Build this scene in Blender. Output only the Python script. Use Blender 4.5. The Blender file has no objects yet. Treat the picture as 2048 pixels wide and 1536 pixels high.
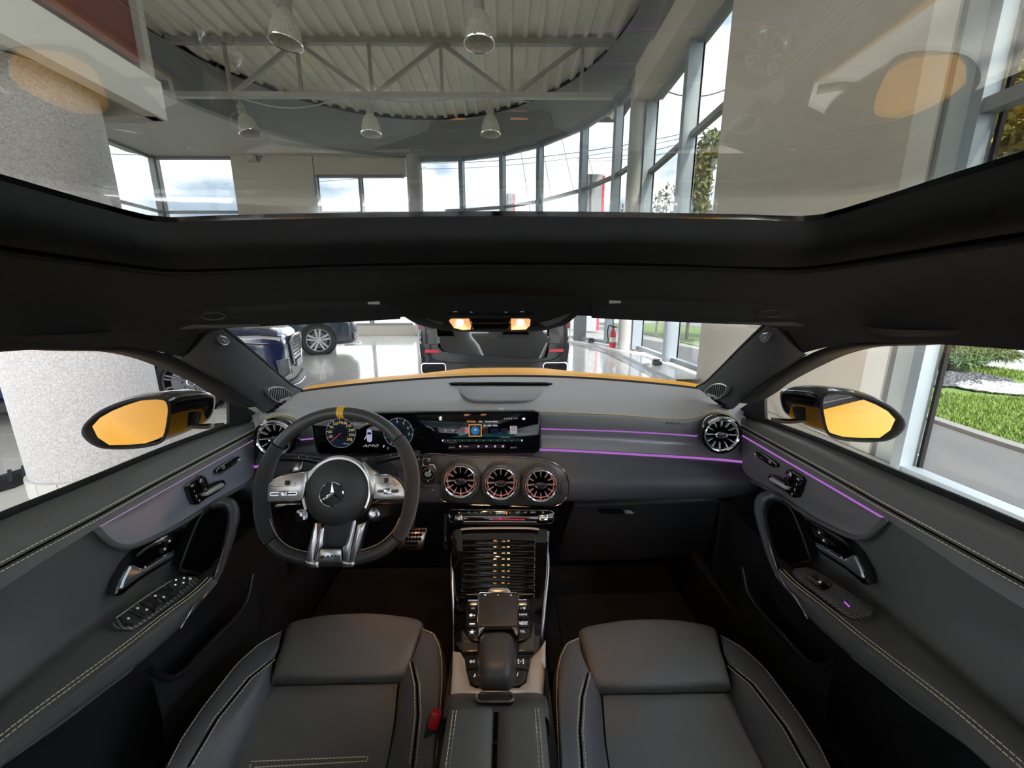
import bpy, bmesh, math, random
import numpy as np
from mathutils import Vector, Matrix
from mathutils.bvhtree import BVHTree
random.seed(7); RNG = np.random.default_rng(7)
sc = bpy.context.scene
COL = sc.collection
PI = math.pi
def R(a): return math.radians(a)

# ------------------------------------------------------------------ camera
EYE = np.array([.02, 0.0, 1.25]); FPX = 770.0
def cam_axes(yaw, pitch, roll):
    cy, sy = math.cos(yaw), math.sin(yaw)
    fw = np.array([sy*math.cos(pitch), cy*math.cos(pitch), -math.sin(pitch)])
    rt = np.array([cy, -sy, 0.0]); up = np.cross(rt, fw)
    c, s = math.cos(roll), math.sin(roll)
    return c*rt+s*up, -s*rt+c*up, fw
CR, CU, CF = cam_axes(R(.8), R(12.3), R(-.25))
cd = bpy.data.cameras.new('camera'); cam = bpy.data.objects.new('camera', cd); COL.objects.link(cam)
cd.sensor_width = 36; cd.lens = FPX/2048*36; cd.clip_start = .02; cd.clip_end = 400
cam.matrix_world = Matrix(((CR[0], CU[0], -CF[0], EYE[0]), (CR[1], CU[1], -CF[1], EYE[1]), (CR[2], CU[2], -CF[2], EYE[2]), (0, 0, 0, 1)))
sc.camera = cam

# ------------------------------------------------------------------ world, sun, exposure
W = bpy.data.worlds.new('sky'); sc.world = W; W.use_nodes = True
SKY_STRENGTH = 7.5
nt = W.node_tree; nt.nodes.clear()
tc = nt.nodes.new('ShaderNodeTexCoord'); mp = nt.nodes.new('ShaderNodeMapping'); mp.inputs['Scale'].default_value = (1, 1, 2.6)
nz = nt.nodes.new('ShaderNodeTexNoise'); nz.inputs['Scale'].default_value = 2.6; nz.inputs['Detail'].default_value = 6; nz.inputs['Roughness'].default_value = .55
rp = nt.nodes.new('ShaderNodeValToRGB')
rp.color_ramp.elements[0].position = .42; rp.color_ramp.elements[0].color = (.25, .31, .41, 1)
rp.color_ramp.elements[1].position = .60; rp.color_ramp.elements[1].color = (.86, .88, .90, 1)
sx = nt.nodes.new('ShaderNodeSeparateXYZ')
mr = nt.nodes.new('ShaderNodeMapRange'); mr.inputs['From Min'].default_value = .05; mr.inputs['From Max'].default_value = .14
mx = nt.nodes.new('ShaderNodeMix'); mx.data_type = 'RGBA'; mx.inputs['A'].default_value = (.97, .97, .95, 1)
bg = nt.nodes.new('ShaderNodeBackground'); bg.inputs['Strength'].default_value = SKY_STRENGTH
ow = nt.nodes.new('ShaderNodeOutputWorld'); L = nt.links.new
L(tc.outputs['Generated'], mp.inputs['Vector']); L(mp.outputs['Vector'], nz.inputs['Vector']); L(nz.outputs['Fac'], rp.inputs['Fac'])
L(tc.outputs['Generated'], sx.inputs[0]); L(sx.outputs['Z'], mr.inputs['Value']); L(mr.outputs['Result'], mx.inputs['Factor'])
L(rp.outputs['Color'], mx.inputs['B']); L(mx.outputs['Result'], bg.inputs['Color']); L(bg.outputs[0], ow.inputs[0])

sd = bpy.data.lights.new('sun', 'SUN'); sd.energy = 14.0; sd.angle = R(4); sd.color = (1, .95, .86)
sun = bpy.data.objects.new('sun', sd); COL.objects.link(sun); sun.rotation_euler = (R(47), 0, R(18))
vs = sc.view_settings; sc.display_settings.display_device = 'sRGB'
vs.view_transform = 'Standard'; vs.look = 'None'; vs.gamma = 1; vs.use_curve_mapping = False
vs.exposure = 0.0
cy = sc.cycles
cy.use_denoising = True; cy.max_bounces = 8; cy.diffuse_bounces = 4; cy.glossy_bounces = 5; cy.transparent_max_bounces = 32
cy.transmission_bounces = 6; cy.sample_clamp_indirect = 6; cy.caustics_reflective = False; cy.caustics_refractive = False

# ------------------------------------------------------------------ projection: a pixel of the photograph plus one known coordinate gives a point
def ray(px, py): return (px-1024)/FPX*CR-(py-768)/FPX*CU+CF
def P(px, py, X=None, Y=None, Z=None):
    d = ray(px, py)
    t = (X-EYE[0])/d[0] if X is not None else (Y-EYE[1])/d[1] if Y is not None else (Z-EYE[2])/d[2]
    return EYE+d*t
def proj(p):
    d = np.asarray(p, float)-EYE; z = d@CF
    return 1024+FPX*(d@CR)/z, 768-FPX*(d@CU)/z
def on_plane(px, py, o, n):
    d = ray(px, py); return EYE+d*(((np.asarray(o)-EYE)@n)/(d@n))
def V(*a): return np.array(a, float)
def mir(p): return np.array([-p[0], p[1], p[2]])

# ------------------------------------------------------------------ materials
MATS = {}
def srgb(h):
    if not isinstance(h, str): return tuple(h)+(1,)
    c = [int(h[i:i+2], 16)/255 for i in (0, 2, 4)]
    return tuple(x/12.92 if x <= .04045 else ((x+.055)/1.055)**2.4 for x in c)+(1,)
def pm(name, col, rough=.5, metal=0.0, spec=.5, bump=None, vary=None, coat=0, emit=None, strength=1.0, sheen=0):
    m = bpy.data.materials.new(name); m.use_nodes = True; n = m.node_tree; b = n.nodes['Principled BSDF']
    b.inputs['Base Color'].default_value = srgb(col); b.inputs['Roughness'].default_value = rough
    b.inputs['Metallic'].default_value = metal; b.inputs['Specular IOR Level'].default_value = spec
    b.inputs['Coat Weight'].default_value = coat; b.inputs['Coat Roughness'].default_value = .04
    b.inputs['Sheen Weight'].default_value = sheen
    if emit: b.inputs['Emission Color'].default_value = srgb(emit); b.inputs['Emission Strength'].default_value = strength
    if bump or vary:
        t = n.nodes.new('ShaderNodeTexCoord')
    if bump:
        sc_, st, dist = bump
        x = n.nodes.new('ShaderNodeTexNoise'); x.inputs['Scale'].default_value = sc_; x.inputs['Detail'].default_value = 3
        u = n.nodes.new('ShaderNodeBump'); u.inputs['Strength'].default_value = st; u.inputs['Distance'].default_value = dist
        n.links.new(t.outputs['Object'], x.inputs['Vector']); n.links.new(x.outputs['Fac'], u.inputs['Height']); n.links.new(u.outputs['Normal'], b.inputs['Normal'])
    if vary:
        sc_, c2, lo, hi = vary
        x = n.nodes.new('ShaderNodeTexNoise'); x.inputs['Scale'].default_value = sc_; x.inputs['Detail'].default_value = 5
        r = n.nodes.new('ShaderNodeValToRGB'); r.color_ramp.elements[0].position = lo; r.color_ramp.elements[1].position = hi
        r.color_ramp.elements[0].color = srgb(col); r.color_ramp.elements[1].color = srgb(c2)
        n.links.new(t.outputs['Object'], x.inputs['Vector']); n.links.new(x.outputs['Fac'], r.inputs['Fac']); n.links.new(r.outputs['Color'], b.inputs['Base Color'])
    MATS[name] = m
    return m
def glass(name, tint, refl=1.0, rough=0.0):
    m = bpy.data.materials.new(name); m.use_nodes = True; n = m.node_tree; n.nodes.clear()
    o = n.nodes.new('ShaderNodeOutputMaterial'); mix = n.nodes.new('ShaderNodeMixShader'); tr = n.nodes.new('ShaderNodeBsdfTransparent'); gl = n.nodes.new('ShaderNodeBsdfGlossy')
    tr.inputs[0].default_value = tuple(tint)+(1,); gl.inputs['Roughness'].default_value = rough
    g = n.nodes.new('ShaderNodeNewGeometry'); f = n.nodes.new('ShaderNodeFresnel')
    mr_ = n.nodes.new('ShaderNodeMapRange'); mr_.inputs['To Min'].default_value = 1.5; mr_.inputs['To Max'].default_value = 1/1.5
    k = n.nodes.new('ShaderNodeMath'); k.operation = 'MULTIPLY'; k.inputs[1].default_value = refl; k.use_clamp = True
    n.links.new(g.outputs['Backfacing'], mr_.inputs['Value']); n.links.new(mr_.outputs['Result'], f.inputs['IOR']); n.links.new(f.outputs[0], k.inputs[0])
    n.links.new(k.outputs[0], mix.inputs[0]); n.links.new(tr.outputs[0], mix.inputs[1]); n.links.new(gl.outputs[0], mix.inputs[2]); n.links.new(mix.outputs[0], o.inputs[0])
    MATS[name] = m; return m
def emis(name, col, s):
    return pm(name, (0.0, 0.0, 0.0), .6, emit=col, strength=s, spec=0)
def banded(name, c1, c2, scale, rot, rough, metal=0, coat=0, bands='BANDS', distort=0):
    m = pm(name, c1, rough, metal, coat=coat); n = m.node_tree; b = n.nodes['Principled BSDF']
    t = n.nodes.new('ShaderNodeTexCoord'); mp_ = n.nodes.new('ShaderNodeMapping'); mp_.inputs['Rotation'].default_value = rot
    w = n.nodes.new('ShaderNodeTexWave'); w.inputs['Scale'].default_value = scale; w.inputs['Distortion'].default_value = distort; w.bands_direction = 'DIAGONAL' if bands == 'DIAGONAL' else 'X'
    r = n.nodes.new('ShaderNodeValToRGB'); r.color_ramp.elements[0].position = .35; r.color_ramp.elements[1].position = .65
    r.color_ramp.elements[0].color = srgb(c1); r.color_ramp.elements[1].color = srgb(c2)
    n.links.new(t.outputs['Object'], mp_.inputs[0]); n.links.new(mp_.outputs[0], w.inputs[0]); n.links.new(w.outputs['Fac'], r.inputs[0]); n.links.new(r.outputs[0], b.inputs['Base Color'])
    return m

LEATHER = pm('leather', (.105, .104, .100), .48, spec=.5, bump=(520, .35, .0006))
LEATHER_MID = pm('leather_mid', (.14, .136, .13), .52, spec=.45, bump=(520, .4, .0006))
SUEDE = pm('suede', (.032, .031, .031), .9, spec=.15, bump=(1200, .5, .0005), sheen=.3)
DASH_LIT = pm('dash_top_lit', (.30, .295, .295), .55, spec=.5, bump=(700, .35, .0005))  # black pad coloured grey: windscreen light is put into the base colour
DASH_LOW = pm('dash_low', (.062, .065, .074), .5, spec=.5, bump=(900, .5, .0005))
PLASTIC = pm('black_plastic', (.02, .02, .021), .5, spec=.4, bump=(900, .3, .0004))
PLASTIC_SAT = pm('black_satin', (.016, .016, .017), .32, spec=.5)
GLOSS = pm('piano_black', (.004, .004, .004), .07, spec=.5, coat=.5)
SCREEN = pm('screen_glass', (.002, .002, .003), .06, spec=.25)
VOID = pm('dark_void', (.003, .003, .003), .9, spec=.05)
CARPET = pm('carpet', (.012, .012, .013), .98, spec=.05, bump=(400, .8, .002))
HEADLINER = pm('headliner', (.036, .036, .036), .95, spec=.15, bump=(900, .5, .0006))
ALU = pm('satin_aluminium', (.60, .59, .60), .30, 1.0)
CHROME = pm('chrome', (.80, .80, .82), .10, 1.0)
DARKCHROME = pm('dark_chrome', (.30, .29, .29), .18, 1.0)
TRIM_LIT = banded('trim_mesh_lit', (.36, .37, .43), (.56, .57, .65), 260, (0, R(45), R(20)), .38, .55)  # left door copy, coloured lighter as if lit by the right glazing
TRIM_DASH = pm('trim_band', (.27, .27, .285), .42, .35, bump=(1500, .3, .0003))
CARBON = banded('carbon_weave', (.008, .008, .008), (.15, .145, .135), 90, (0, 0, 0), .34, .0, coat=.15, bands='DIAGONAL')
STITCH = pm('stitch_thread', (.80, .72, .52), .7)
STITCH_Y = pm('stitch_yellow', (.55, .42, .18), .7)
YELLOW = pm('yellow_paint', (.90, .40, .004), .5, spec=.06)
YELLOW_MARK = pm('yellow_leather', (.62, .36, .03), .5)
RED = pm('red_plastic', (.62, .012, .02), .35)
REDWEB = pm('red_webbing', (.30, .008, .02), .75)
RUBBER = pm('rubber', (.012, .012, .012), .8, spec=.2)
MIRROR = pm('mirror_silver', (.92, .92, .92), .01, 1.0)
AMB = emis('ambient_violet', (.46, .17, .62), .8)
AMB_DIM = emis('ambient_pink', (.60, .40, .62), .5)
GLOWRED = emis('glow_red', (.9, .06, .10), .9)
ICON = emis('icon_white', (.8, .82, .85), 1.0)
ICON_DIM = emis('icon_grey', (.8, .78, .75), .42)
PRINT = pm('print_grey', (.55, .55, .55), .6)
PRINT_DK = pm('print_dark', (.01, .01, .01), .6)
ORANGE = emis('screen_orange', (1, .36, .05), 1.0)
GOLD = emis('screen_gold', (.85, .55, .15), .7)
LAMP = emis('lamp_warm', (1, .50, .18), 9.0)
G_WIND = glass('clear_glass', (.985, .985, .985), .35)
G_ROOF = glass('roof_glass', (.69, .695, .67), .85)
G_SHOP = glass('shop_glass', (.97, .98, .98), .6)

# ------------------------------------------------------------------ object helpers
def tag(o, label=None, cat=None, group=None, kind=None):
    if label: o['label'] = label
    if cat: o['category'] = cat
    if group: o['group'] = group
    if kind: o['kind'] = kind
    return o
def thing(name, label, cat, loc=(0, 0, 0), group=None):
    o = bpy.data.objects.new(name, None); COL.objects.link(o); o.location = loc; o.empty_display_size = .05
    return tag(o, label, cat, group)
def link(name, me, m, parent=None, smooth=True, label=None):
    o = bpy.data.objects.new(name, me); COL.objects.link(o)
    if m is not None and not me.materials: me.materials.append(m)
    if smooth:
        me.polygons.foreach_set('use_smooth', [True]*len(me.polygons))
    if parent is not None:
        o.parent = parent
        w = Vector(parent.location)
        p = parent.parent
        while p is not None: w += Vector(p.location); p = p.parent
        o.location = -w
    if label: o['label'] = label
    return o
def mk(name, verts, faces, m, parent=None, smooth=True, label=None, sharp=None, recalc=True):
    me = bpy.data.meshes.new(name); me.from_pydata([tuple(float(c) for c in v) for v in verts], [], [tuple(f) for f in faces])
    if recalc:
        bm = bmesh.new(); bm.from_mesh(me); bmesh.ops.recalc_face_normals(bm, faces=bm.faces); bm.to_mesh(me); bm.free()
    me.update()
    if sharp is not None: me.set_sharp_from_angle(angle=R(sharp))
    o = link(name, me, m, parent, smooth, label)
    if sharp is not None: me.set_sharp_from_angle(angle=R(sharp))
    return o
def catmull(pts, n, closed=False):
    p = np.asarray(pts, float); k = len(p)
    if k == 1: return np.repeat(p, n, 0)
    if k == 2 and not closed: return p[0]+(p[1]-p[0])*np.linspace(0, 1, n)[:, None]
    d = np.linalg.norm(np.diff(np.vstack([p, p[:1]]) if closed else p, axis=0), axis=1)**.5+1e-9
    s = np.concatenate([[0], np.cumsum(d)]); tt = np.linspace(0, s[-1], n, endpoint=not closed)
    out = []
    for t in tt:
        i = min(int(np.searchsorted(s, t, 'right')-1), len(d)-1); u = (t-s[i])/d[i]
        if closed: a, b, c, e = p[(i-1) % k], p[i % k], p[(i+1) % k], p[(i+2) % k]; d0, d1, d2 = d[(i-1) % k], d[i % k], d[(i+1) % k]
        else:
            b, c = p[i], p[i+1]; a = p[i-1] if i else 2*b-c; e = p[i+2] if i+2 < k else 2*c-b
            d1 = d[i]; d0 = d[i-1] if i else d1; d2 = d[i+1] if i+2 < k else d1
        m1 = (c-b)-d1*((c-a)/(d0+d1)-(b-a)/d0) if True else 0
        m1 = d1*((b-a)/d0-(c-a)/(d0+d1)+(c-b)/d1); m2 = d1*((c-b)/d1-(e-b)/(d1+d2)+(e-c)/d2)
        out.append((2*u**3-3*u**2+1)*b+(u**3-2*u**2+u)*m1+(-2*u**3+3*u**2)*c+(u**3-u**2)*m2)
    return np.array(out)
def lin(pts, n):
    p = np.asarray(pts, float); d = np.linalg.norm(np.diff(p, axis=0), axis=1)+1e-9; s = np.concatenate([[0], np.cumsum(d)]); t = np.linspace(0, s[-1], n)
    return np.stack([np.interp(t, s, p[:, i]) for i in range(3)], 1)
def grid_mesh(g, closed_u=False, closed_v=False):
    nv, nu = g.shape[:2]; f = []
    for j in range(nv-(0 if closed_v else 1)):
        for i in range(nu-(0 if closed_u else 1)):
            a, b = j*nu+i, j*nu+(i+1) % nu; c, d = ((j+1) % nv)*nu+(i+1) % nu, ((j+1) % nv)*nu+i
            f.append((a, b, c, d))
    return g.reshape(-1, 3), f
def loft(name, curves, m, parent=None, nu=24, nv=None, smooth_v=True, label=None, thick=0, spl=True, sharp=None, ret=False):
    cs = [catmull(c, nu) if spl else lin(c, nu) for c in curves]; g = np.stack(cs)
    if nv and smooth_v: g = np.stack([catmull(g[:, i], nv) for i in range(nu)], 1)
    v, f = grid_mesh(g)
    o = mk(name, v, f, m, parent, True, label, sharp, recalc=False)
    if thick:
        s = o.modifiers.new('s', 'SOLIDIFY'); s.thickness = abs(thick); s.offset = -1 if thick > 0 else 1
    if ret: return o, g
    return o
def tube_vf(pts, r, seg=8, closed=False, n=None, flat=None, up=None):
    p = catmull(pts, n, closed) if n else np.asarray(pts, float)
    k = len(p); rr = np.full(k, r) if np.isscalar(r) else np.interp(np.linspace(0, 1, k), np.linspace(0, 1, len(r)), r)
    T = np.roll(p, -1, 0)-np.roll(p, 1, 0) if closed else np.gradient(p, axis=0)
    T /= np.linalg.norm(T, axis=1)[:, None]+1e-12
    a = np.asarray(up, float) if up is not None else (V(0, 0, 1) if abs(T[0][2]) < .9 else V(1, 0, 0))
    N = a-T[0]*(a@T[0]); N /= np.linalg.norm(N); rows = []
    for i in range(k):
        if up is not None: N = np.asarray(up, float)
        N = N-T[i]*(N@T[i]); N /= np.linalg.norm(N); B = np.cross(T[i], N)
        th = np.linspace(0, 2*PI, seg, endpoint=False)
        rows.append(p[i]+rr[i]*(np.cos(th)[:, None]*N*(flat or 1)+np.sin(th)[:, None]*B))
    v, f = grid_mesh(np.stack(rows), True, closed)
    if not closed: f = f+[tuple(range(seg))[::-1], tuple((k-1)*seg+i for i in range(seg))]
    return v, f
def tube(name, pts, r, m, parent=None, seg=8, closed=False, n=None, flat=None, up=None, label=None):
    v, f = tube_vf(pts, r, seg, closed, n, flat, up); return mk(name, v, f, m, parent, True, label, 50)
def join_vf(parts):
    V_, F_ = [], []
    for v, f in parts:
        o = len(V_); V_ += [tuple(x) for x in v]; F_ += [tuple(i+o for i in q) for q in f]
    return V_, F_
def prism_vf(outline, depth, bev=0.0, n=None):
    """outline: planar 3D loop; depth: how far it goes back from its front face; bev: chamfer of the front edge"""
    p = np.asarray(outline, float); c = p.mean(0); k = len(p)
    if n is None:
        n = np.zeros(3)
        for i in range(k): n += np.cross(p[i]-c, p[(i+1) % k]-c)
        n /= np.linalg.norm(n)
        if n@(EYE-c) < 0: n = -n
    n = np.asarray(n, float)
    if bev:
        e = np.roll(p, -1, 0)-p; e /= np.linalg.norm(e, axis=1)[:, None]+1e-12
        area = sum(np.cross(p[i]-c, p[(i+1) % k]-c)@n for i in range(k)); sg = 1 if area > 0 else -1
        ins = np.cross(n, e)*sg; m_ = ins+np.roll(ins, 1, 0); q = (m_*m_).sum(1)[:, None]; m_ = 2*m_/np.maximum(q, .8)
        fr = p+m_*bev; rows = [fr, p-n*bev*.7, p-n*depth]
    else: rows = [p, p-n*depth]
    g = np.stack(rows); v, f = grid_mesh(g, True)
    return v, f+[tuple(range(k)), tuple((len(rows)-1)*k+i for i in range(k))[::-1]]
def prism(name, outline, depth, m, parent=None, bev=0.0, n=None, label=None, smooth=True):
    v, f = prism_vf(outline, depth, bev, n); return mk(name, v, f, m, parent, smooth, label, 35)
def rrect(w, h, r, seg=4):
    o = []
    for cx, cy_, a in ((w/2-r, h/2-r, 0), (-w/2+r, h/2-r, 90), (-w/2+r, -h/2+r, 180), (w/2-r, -h/2+r, 270)):
        for i in range(seg+1): t = R(a+90*i/seg); o.append((cx+r*math.cos(t), cy_+r*math.sin(t)))
    return o
class Frame:
    """a local plane: origin, right, up, normal (towards the viewer side)"""
    def __init__(s, o, u, v):
        s.o = np.asarray(o, float); s.u = np.asarray(u, float)/np.linalg.norm(u); v = np.asarray(v, float); v = v-s.u*(v@s.u); s.v = v/np.linalg.norm(v); s.n = np.cross(s.u, s.v)
    def p(s, a, b, c=0.0): return s.o+s.u*a+s.v*b+s.n*c
    def px(s, x, y):
        q = on_plane(x, y, s.o, s.n)-s.o; return q@s.u, q@s.v
    def pts(s, l, c=0.0): return [s.p(a, b, c) for a, b in l]
    def pxs(s, l, c=0.0): return [s.p(*s.px(x, y), c) for x, y in l]
    def rect(s, a, b, w, h, r=.001, c=0.0, seg=3): return [s.p(a+x, b+y, c) for x, y in rrect(w, h, r, seg)]
    def mat(s, a, b, c=0.0):
        q = s.p(a, b, c); return Matrix(((s.u[0], s.v[0], s.n[0], q[0]), (s.u[1], s.v[1], s.n[1], q[1]), (s.u[2], s.v[2], s.n[2], q[2]), (0, 0, 0, 1)))
def text(name, s, fr, a, b, size, m, parent=None, c=.0006, align='CENTER', shear=0, sx_=1.0):
    cu = bpy.data.curves.new(name, 'FONT'); cu.body = s; cu.size = size; cu.align_x = align; cu.align_y = 'CENTER'; cu.shear = shear; cu.extrude = .0001
    cu.resolution_u = 2
    cu.materials.append(m); o = bpy.data.objects.new(name, cu); COL.objects.link(o)
    M_ = fr.mat(a, b, c)@Matrix.Diagonal((sx_, 1, 1, 1))
    if parent is not None:
        o.parent = parent; w = Vector(parent.location); q = parent.parent
        while q is not None: w += Vector(q.location); q = q.parent
        M_ = Matrix.Translation(-w)@M_
    o.matrix_local = M_
    return o
def box_vf(c, s, rot=None):
    v = np.array([(x, y, z) for x in (-.5, .5) for y in (-.5, .5) for z in (-.5, .5)])*np.asarray(s)
    if rot is not None: v = v@np.asarray(rot).T
    return v+np.asarray(c), [(0, 1, 3, 2), (4, 6, 7, 5), (0, 4, 5, 1), (2, 3, 7, 6), (0, 2, 6, 4), (1, 5, 7, 3)]
def box(name, c, s, m, parent=None, rot=None, bev=0, label=None):
    v, f = box_vf(c, s, rot); me = bpy.data.meshes.new(name); me.from_pydata([tuple(x) for x in v], [], f)
    bm = bmesh.new(); bm.from_mesh(me)
    if bev: bmesh.ops.bevel(bm, geom=bm.edges[:], offset=bev, segments=2, affect='EDGES', profile=.6)
    bmesh.ops.recalc_face_normals(bm, faces=bm.faces); bm.to_mesh(me); bm.free()
    o = link(name, me, m, parent, bool(bev), label)
    if bev: me.set_sharp_from_angle(angle=R(40))
    return o
def rotz(a): c, s = math.cos(a), math.sin(a); return np.array([[c, -s, 0], [s, c, 0], [0, 0, 1]])
def bar_vf(a, b, w, h, up=(0, 0, 1)):
    a, b = np.asarray(a, float), np.asarray(b, float); t = b-a; Ln = np.linalg.norm(t); t = t/Ln; up = np.asarray(up, float); s = np.cross(t, up)
    if np.linalg.norm(s) < 1e-6: s = np.cross(t, (1., 0, 0))
    s /= np.linalg.norm(s); u = np.cross(s, t)
    return box_vf((a+b)/2, (Ln, w, h), np.stack([t, s, u], 1))
def bar(name, a, b, w, h, m, parent=None, up=(0, 0, 1), label=None):
    v, f = bar_vf(a, b, w, h, up); return mk(name, v, f, m, parent, False, label)
def lathe_vf(prof, fr, seg=32, a0=0, a1=360, sx_=1.0, sy_=1.0):
    full = abs(a1-a0) >= 360; th = np.radians(np.linspace(a0, a1, seg, endpoint=not full)); rows = []
    for r_, h in prof: rows.append(np.array([fr.p(r_*math.cos(t)*sx_, r_*math.sin(t)*sy_, h) for t in th]))
    v, f = grid_mesh(np.stack(rows), full); return v, f
def lathe(name, prof, fr, m, parent=None, seg=32, a0=0, a1=360, sx_=1.0, sy_=1.0, label=None, sharp=40, cap=False):
    v, f = lathe_vf(prof, fr, seg, a0, a1, sx_, sy_)
    if cap: f = f+[tuple((len(prof)-1)*seg+i for i in range(seg))]
    return mk(name, v, f, m, parent, True, label, sharp)
def stitches(name, pts, m, parent, step=.006, ln=.0042, r=.0006, off=(0, 0, 0)):
    r = r*1.25
    """a row of single thread stitches along a line, one mesh"""
    p = np.asarray(pts, float); L_ = np.linalg.norm(np.diff(p, axis=0), axis=1).sum(); n = max(int(L_/step), 3)
    c = catmull(p, n*4); s = np.concatenate([[0], np.cumsum(np.linalg.norm(np.diff(c, axis=0), axis=1))]); parts = []
    for i in range(int(s[-1]/step)):
        a = np.array([np.interp(i*step, s, c[:, k]) for k in range(3)]); b = np.array([np.interp(i*step+ln, s, c[:, k]) for k in range(3)])
        parts.append(tube_vf([a+off, b+off], r, 4))
    v, f = join_vf(parts); o = mk(name, v, f, m, parent, False, recalc=False); o['kind'] = 'stuff'; return o
def copy_tree(o, parent=None):
    c = o.copy(); COL.objects.link(c)
    if parent is not None: c.parent = parent
    for ch in o.children: copy_tree(ch, c)
    return c
# ================================================================== OUTDOORS
pave = mk('ground', [V(-60, -40, -.07), V(60, -40, -.07), V(60, 80, -.07), V(-60, 80, -.07)], [(0, 1, 2, 3)], pm('ground_concrete', (.17, .165, .16), .85, vary=(.6, (.20, .195, .19), .3, .7)), None, False); tag(pave, kind='structure')
asph = mk('path', [V(2.6, -9, -.06), V(4.50, -9, -.06), V(4.50, 3.0, -.06), V(4.66, 4.0, -.06), V(5.0, 6, -.06), V(5.4, 9, -.06), V(4.5, 14, -.06), V(2.6, 9, -.06)], [tuple(range(8))], pm('asphalt', (.042, .042, .044), .9, bump=(60, .5, .01), vary=(14, (.05, .05, .052), .3, .75)), None, False); tag(asph, kind='structure')
KERB = pm('kerb_stone', (.17, .17, .165), .8)
kp_ = [V(4.50, -9, -.05), V(4.50, 1, -.05), V(4.52, 3.0, -.05), V(4.68, 4.0, -.05), V(5.05, 6, -.05), V(5.45, 9, -.05)]
o_ = tube('kerb', kp_, .05, KERB, None, 6, n=50); tag(o_, kind='structure')
LAWN = pm('lawn_soil', (.045, .09, .006), .95, vary=(9, (.06, .11, .01), .3, .7))
lawn = mk('lawn', [V(4.55, -9, -.05), V(4.55, 3.0, -.05), V(4.72, 4.0, -.05), V(5.1, 6, -.05), V(5.5, 9, -.05), V(5.2, 22, -.05), V(9.3, 22, -.05), V(9.4, 9, -.05), V(9.0, -9, -.05)], [tuple(range(9))], LAWN, None, False); tag(lawn, kind='structure')
def blades(n, x0, x1, y0, y1, h, w, name, label):
    x = RNG.uniform(x0, x1, n); y = RNG.uniform(y0, y1, n)
    edge = np.interp(y, [3, 4, 6, 9], [4.58, 4.74, 5.12, 5.5]); k = x > edge; k &= ~(((x-7.05)/1.3)**2+((y-5.95)/1.15)**2 < 1); x, y = x[k], y[k]; n = len(x)
    a = RNG.uniform(0, 2*PI, n); hh = h*RNG.uniform(.5, 1.2, n); dx, dy = np.cos(a)*w, np.sin(a)*w; lx, ly = RNG.normal(0, .4, n)*hh, RNG.normal(0, .4, n)*hh
    vv = np.empty((n, 3, 3)); vv[:, 0] = np.stack([x-dx, y-dy, np.full(n, -.05)], 1); vv[:, 1] = np.stack([x+dx, y+dy, np.full(n, -.05)], 1); vv[:, 2] = np.stack([x+lx, y+ly, -.05+hh], 1)
    me = bpy.data.meshes.new(name); me.from_pydata(vv.reshape(-1, 3).tolist(), [], np.arange(3*n).reshape(-1, 3).tolist()); me.materials.append(pm('grass_blade', (.075, .135, .008), .7, vary=(6, (.11, .17, .014), .3, .7)))
    o = bpy.data.objects.new(name, me); COL.objects.link(o); tag(o, label, 'grass', kind='stuff')
blades(90000, 4.5, 9.3, 1.0, 9.0, .055, .006, 'grass', 'bright green mown grass beyond the asphalt path')
# stone bed around the pine
def stones(n, cx, cy, rx, ry, r, m, name, label):
    parts = []
    base = [V(1, 0, 0), V(-1, 0, 0), V(0, 1, 0), V(0, -1, 0), V(0, 0, .8), V(0, 0, -.8)]; F8 = [(0, 2, 4), (2, 1, 4), (1, 3, 4), (3, 0, 4), (2, 0, 5), (1, 2, 5), (3, 1, 5), (0, 3, 5)]
    for i in range(n):
        t, q = random.uniform(0, 2*PI), math.sqrt(random.random()); s = r*random.uniform(.6, 1.4); M_ = rotz(random.uniform(0, 6.28))
        c = V(cx+rx*q*math.cos(t), cy+ry*q*math.sin(t), -.03+s*.3); parts.append(([M_@(b*s*V(random.uniform(.7, 1.2), random.uniform(.7, 1.2), random.uniform(.6, 1)))+c for b in base], F8))
    v, f = join_vf(parts); tag(mk(name, v, f, m, None, False, recalc=False), label, 'stones', kind='stuff')
stones(2200, 6.95, 6.25, 1.15, .85, .045, pm('grey_stone', (.03, .032, .035), .8, vary=(20, (.07, .073, .08), .4, .7)), 'grey_pebbles', 'dark grey decorative pebbles under the pine in the lawn')
stones(900, 7.25, 5.28, .62, .40, .045, pm('white_stone', (.30, .29, .295), .8), 'white_pebbles', 'white decorative pebbles beside the dark ones in the lawn')
def leaves_vf(n, c, r, s, nar=.45):
    q = RNG.normal(size=(n, 3)); q /= np.linalg.norm(q, axis=1)[:, None]; q *= RNG.uniform(.35, 1, n)[:, None]**.6; p = q*np.asarray(r)+np.asarray(c)
    a = RNG.normal(size=(n, 3)); b = RNG.normal(size=(n, 3)); a /= np.linalg.norm(a, axis=1)[:, None]; b -= a*(a*b).sum(1)[:, None]; b /= np.linalg.norm(b, axis=1)[:, None]
    k = s*RNG.uniform(.6, 1.3, n)[:, None]
    vv = np.stack([p-a*k, p-b*k*nar, p+a*k, p+b*k*nar], 1).reshape(-1, 3)
    return vv, [tuple(range(4*i, 4*i+4)) for i in range(n)]
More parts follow.
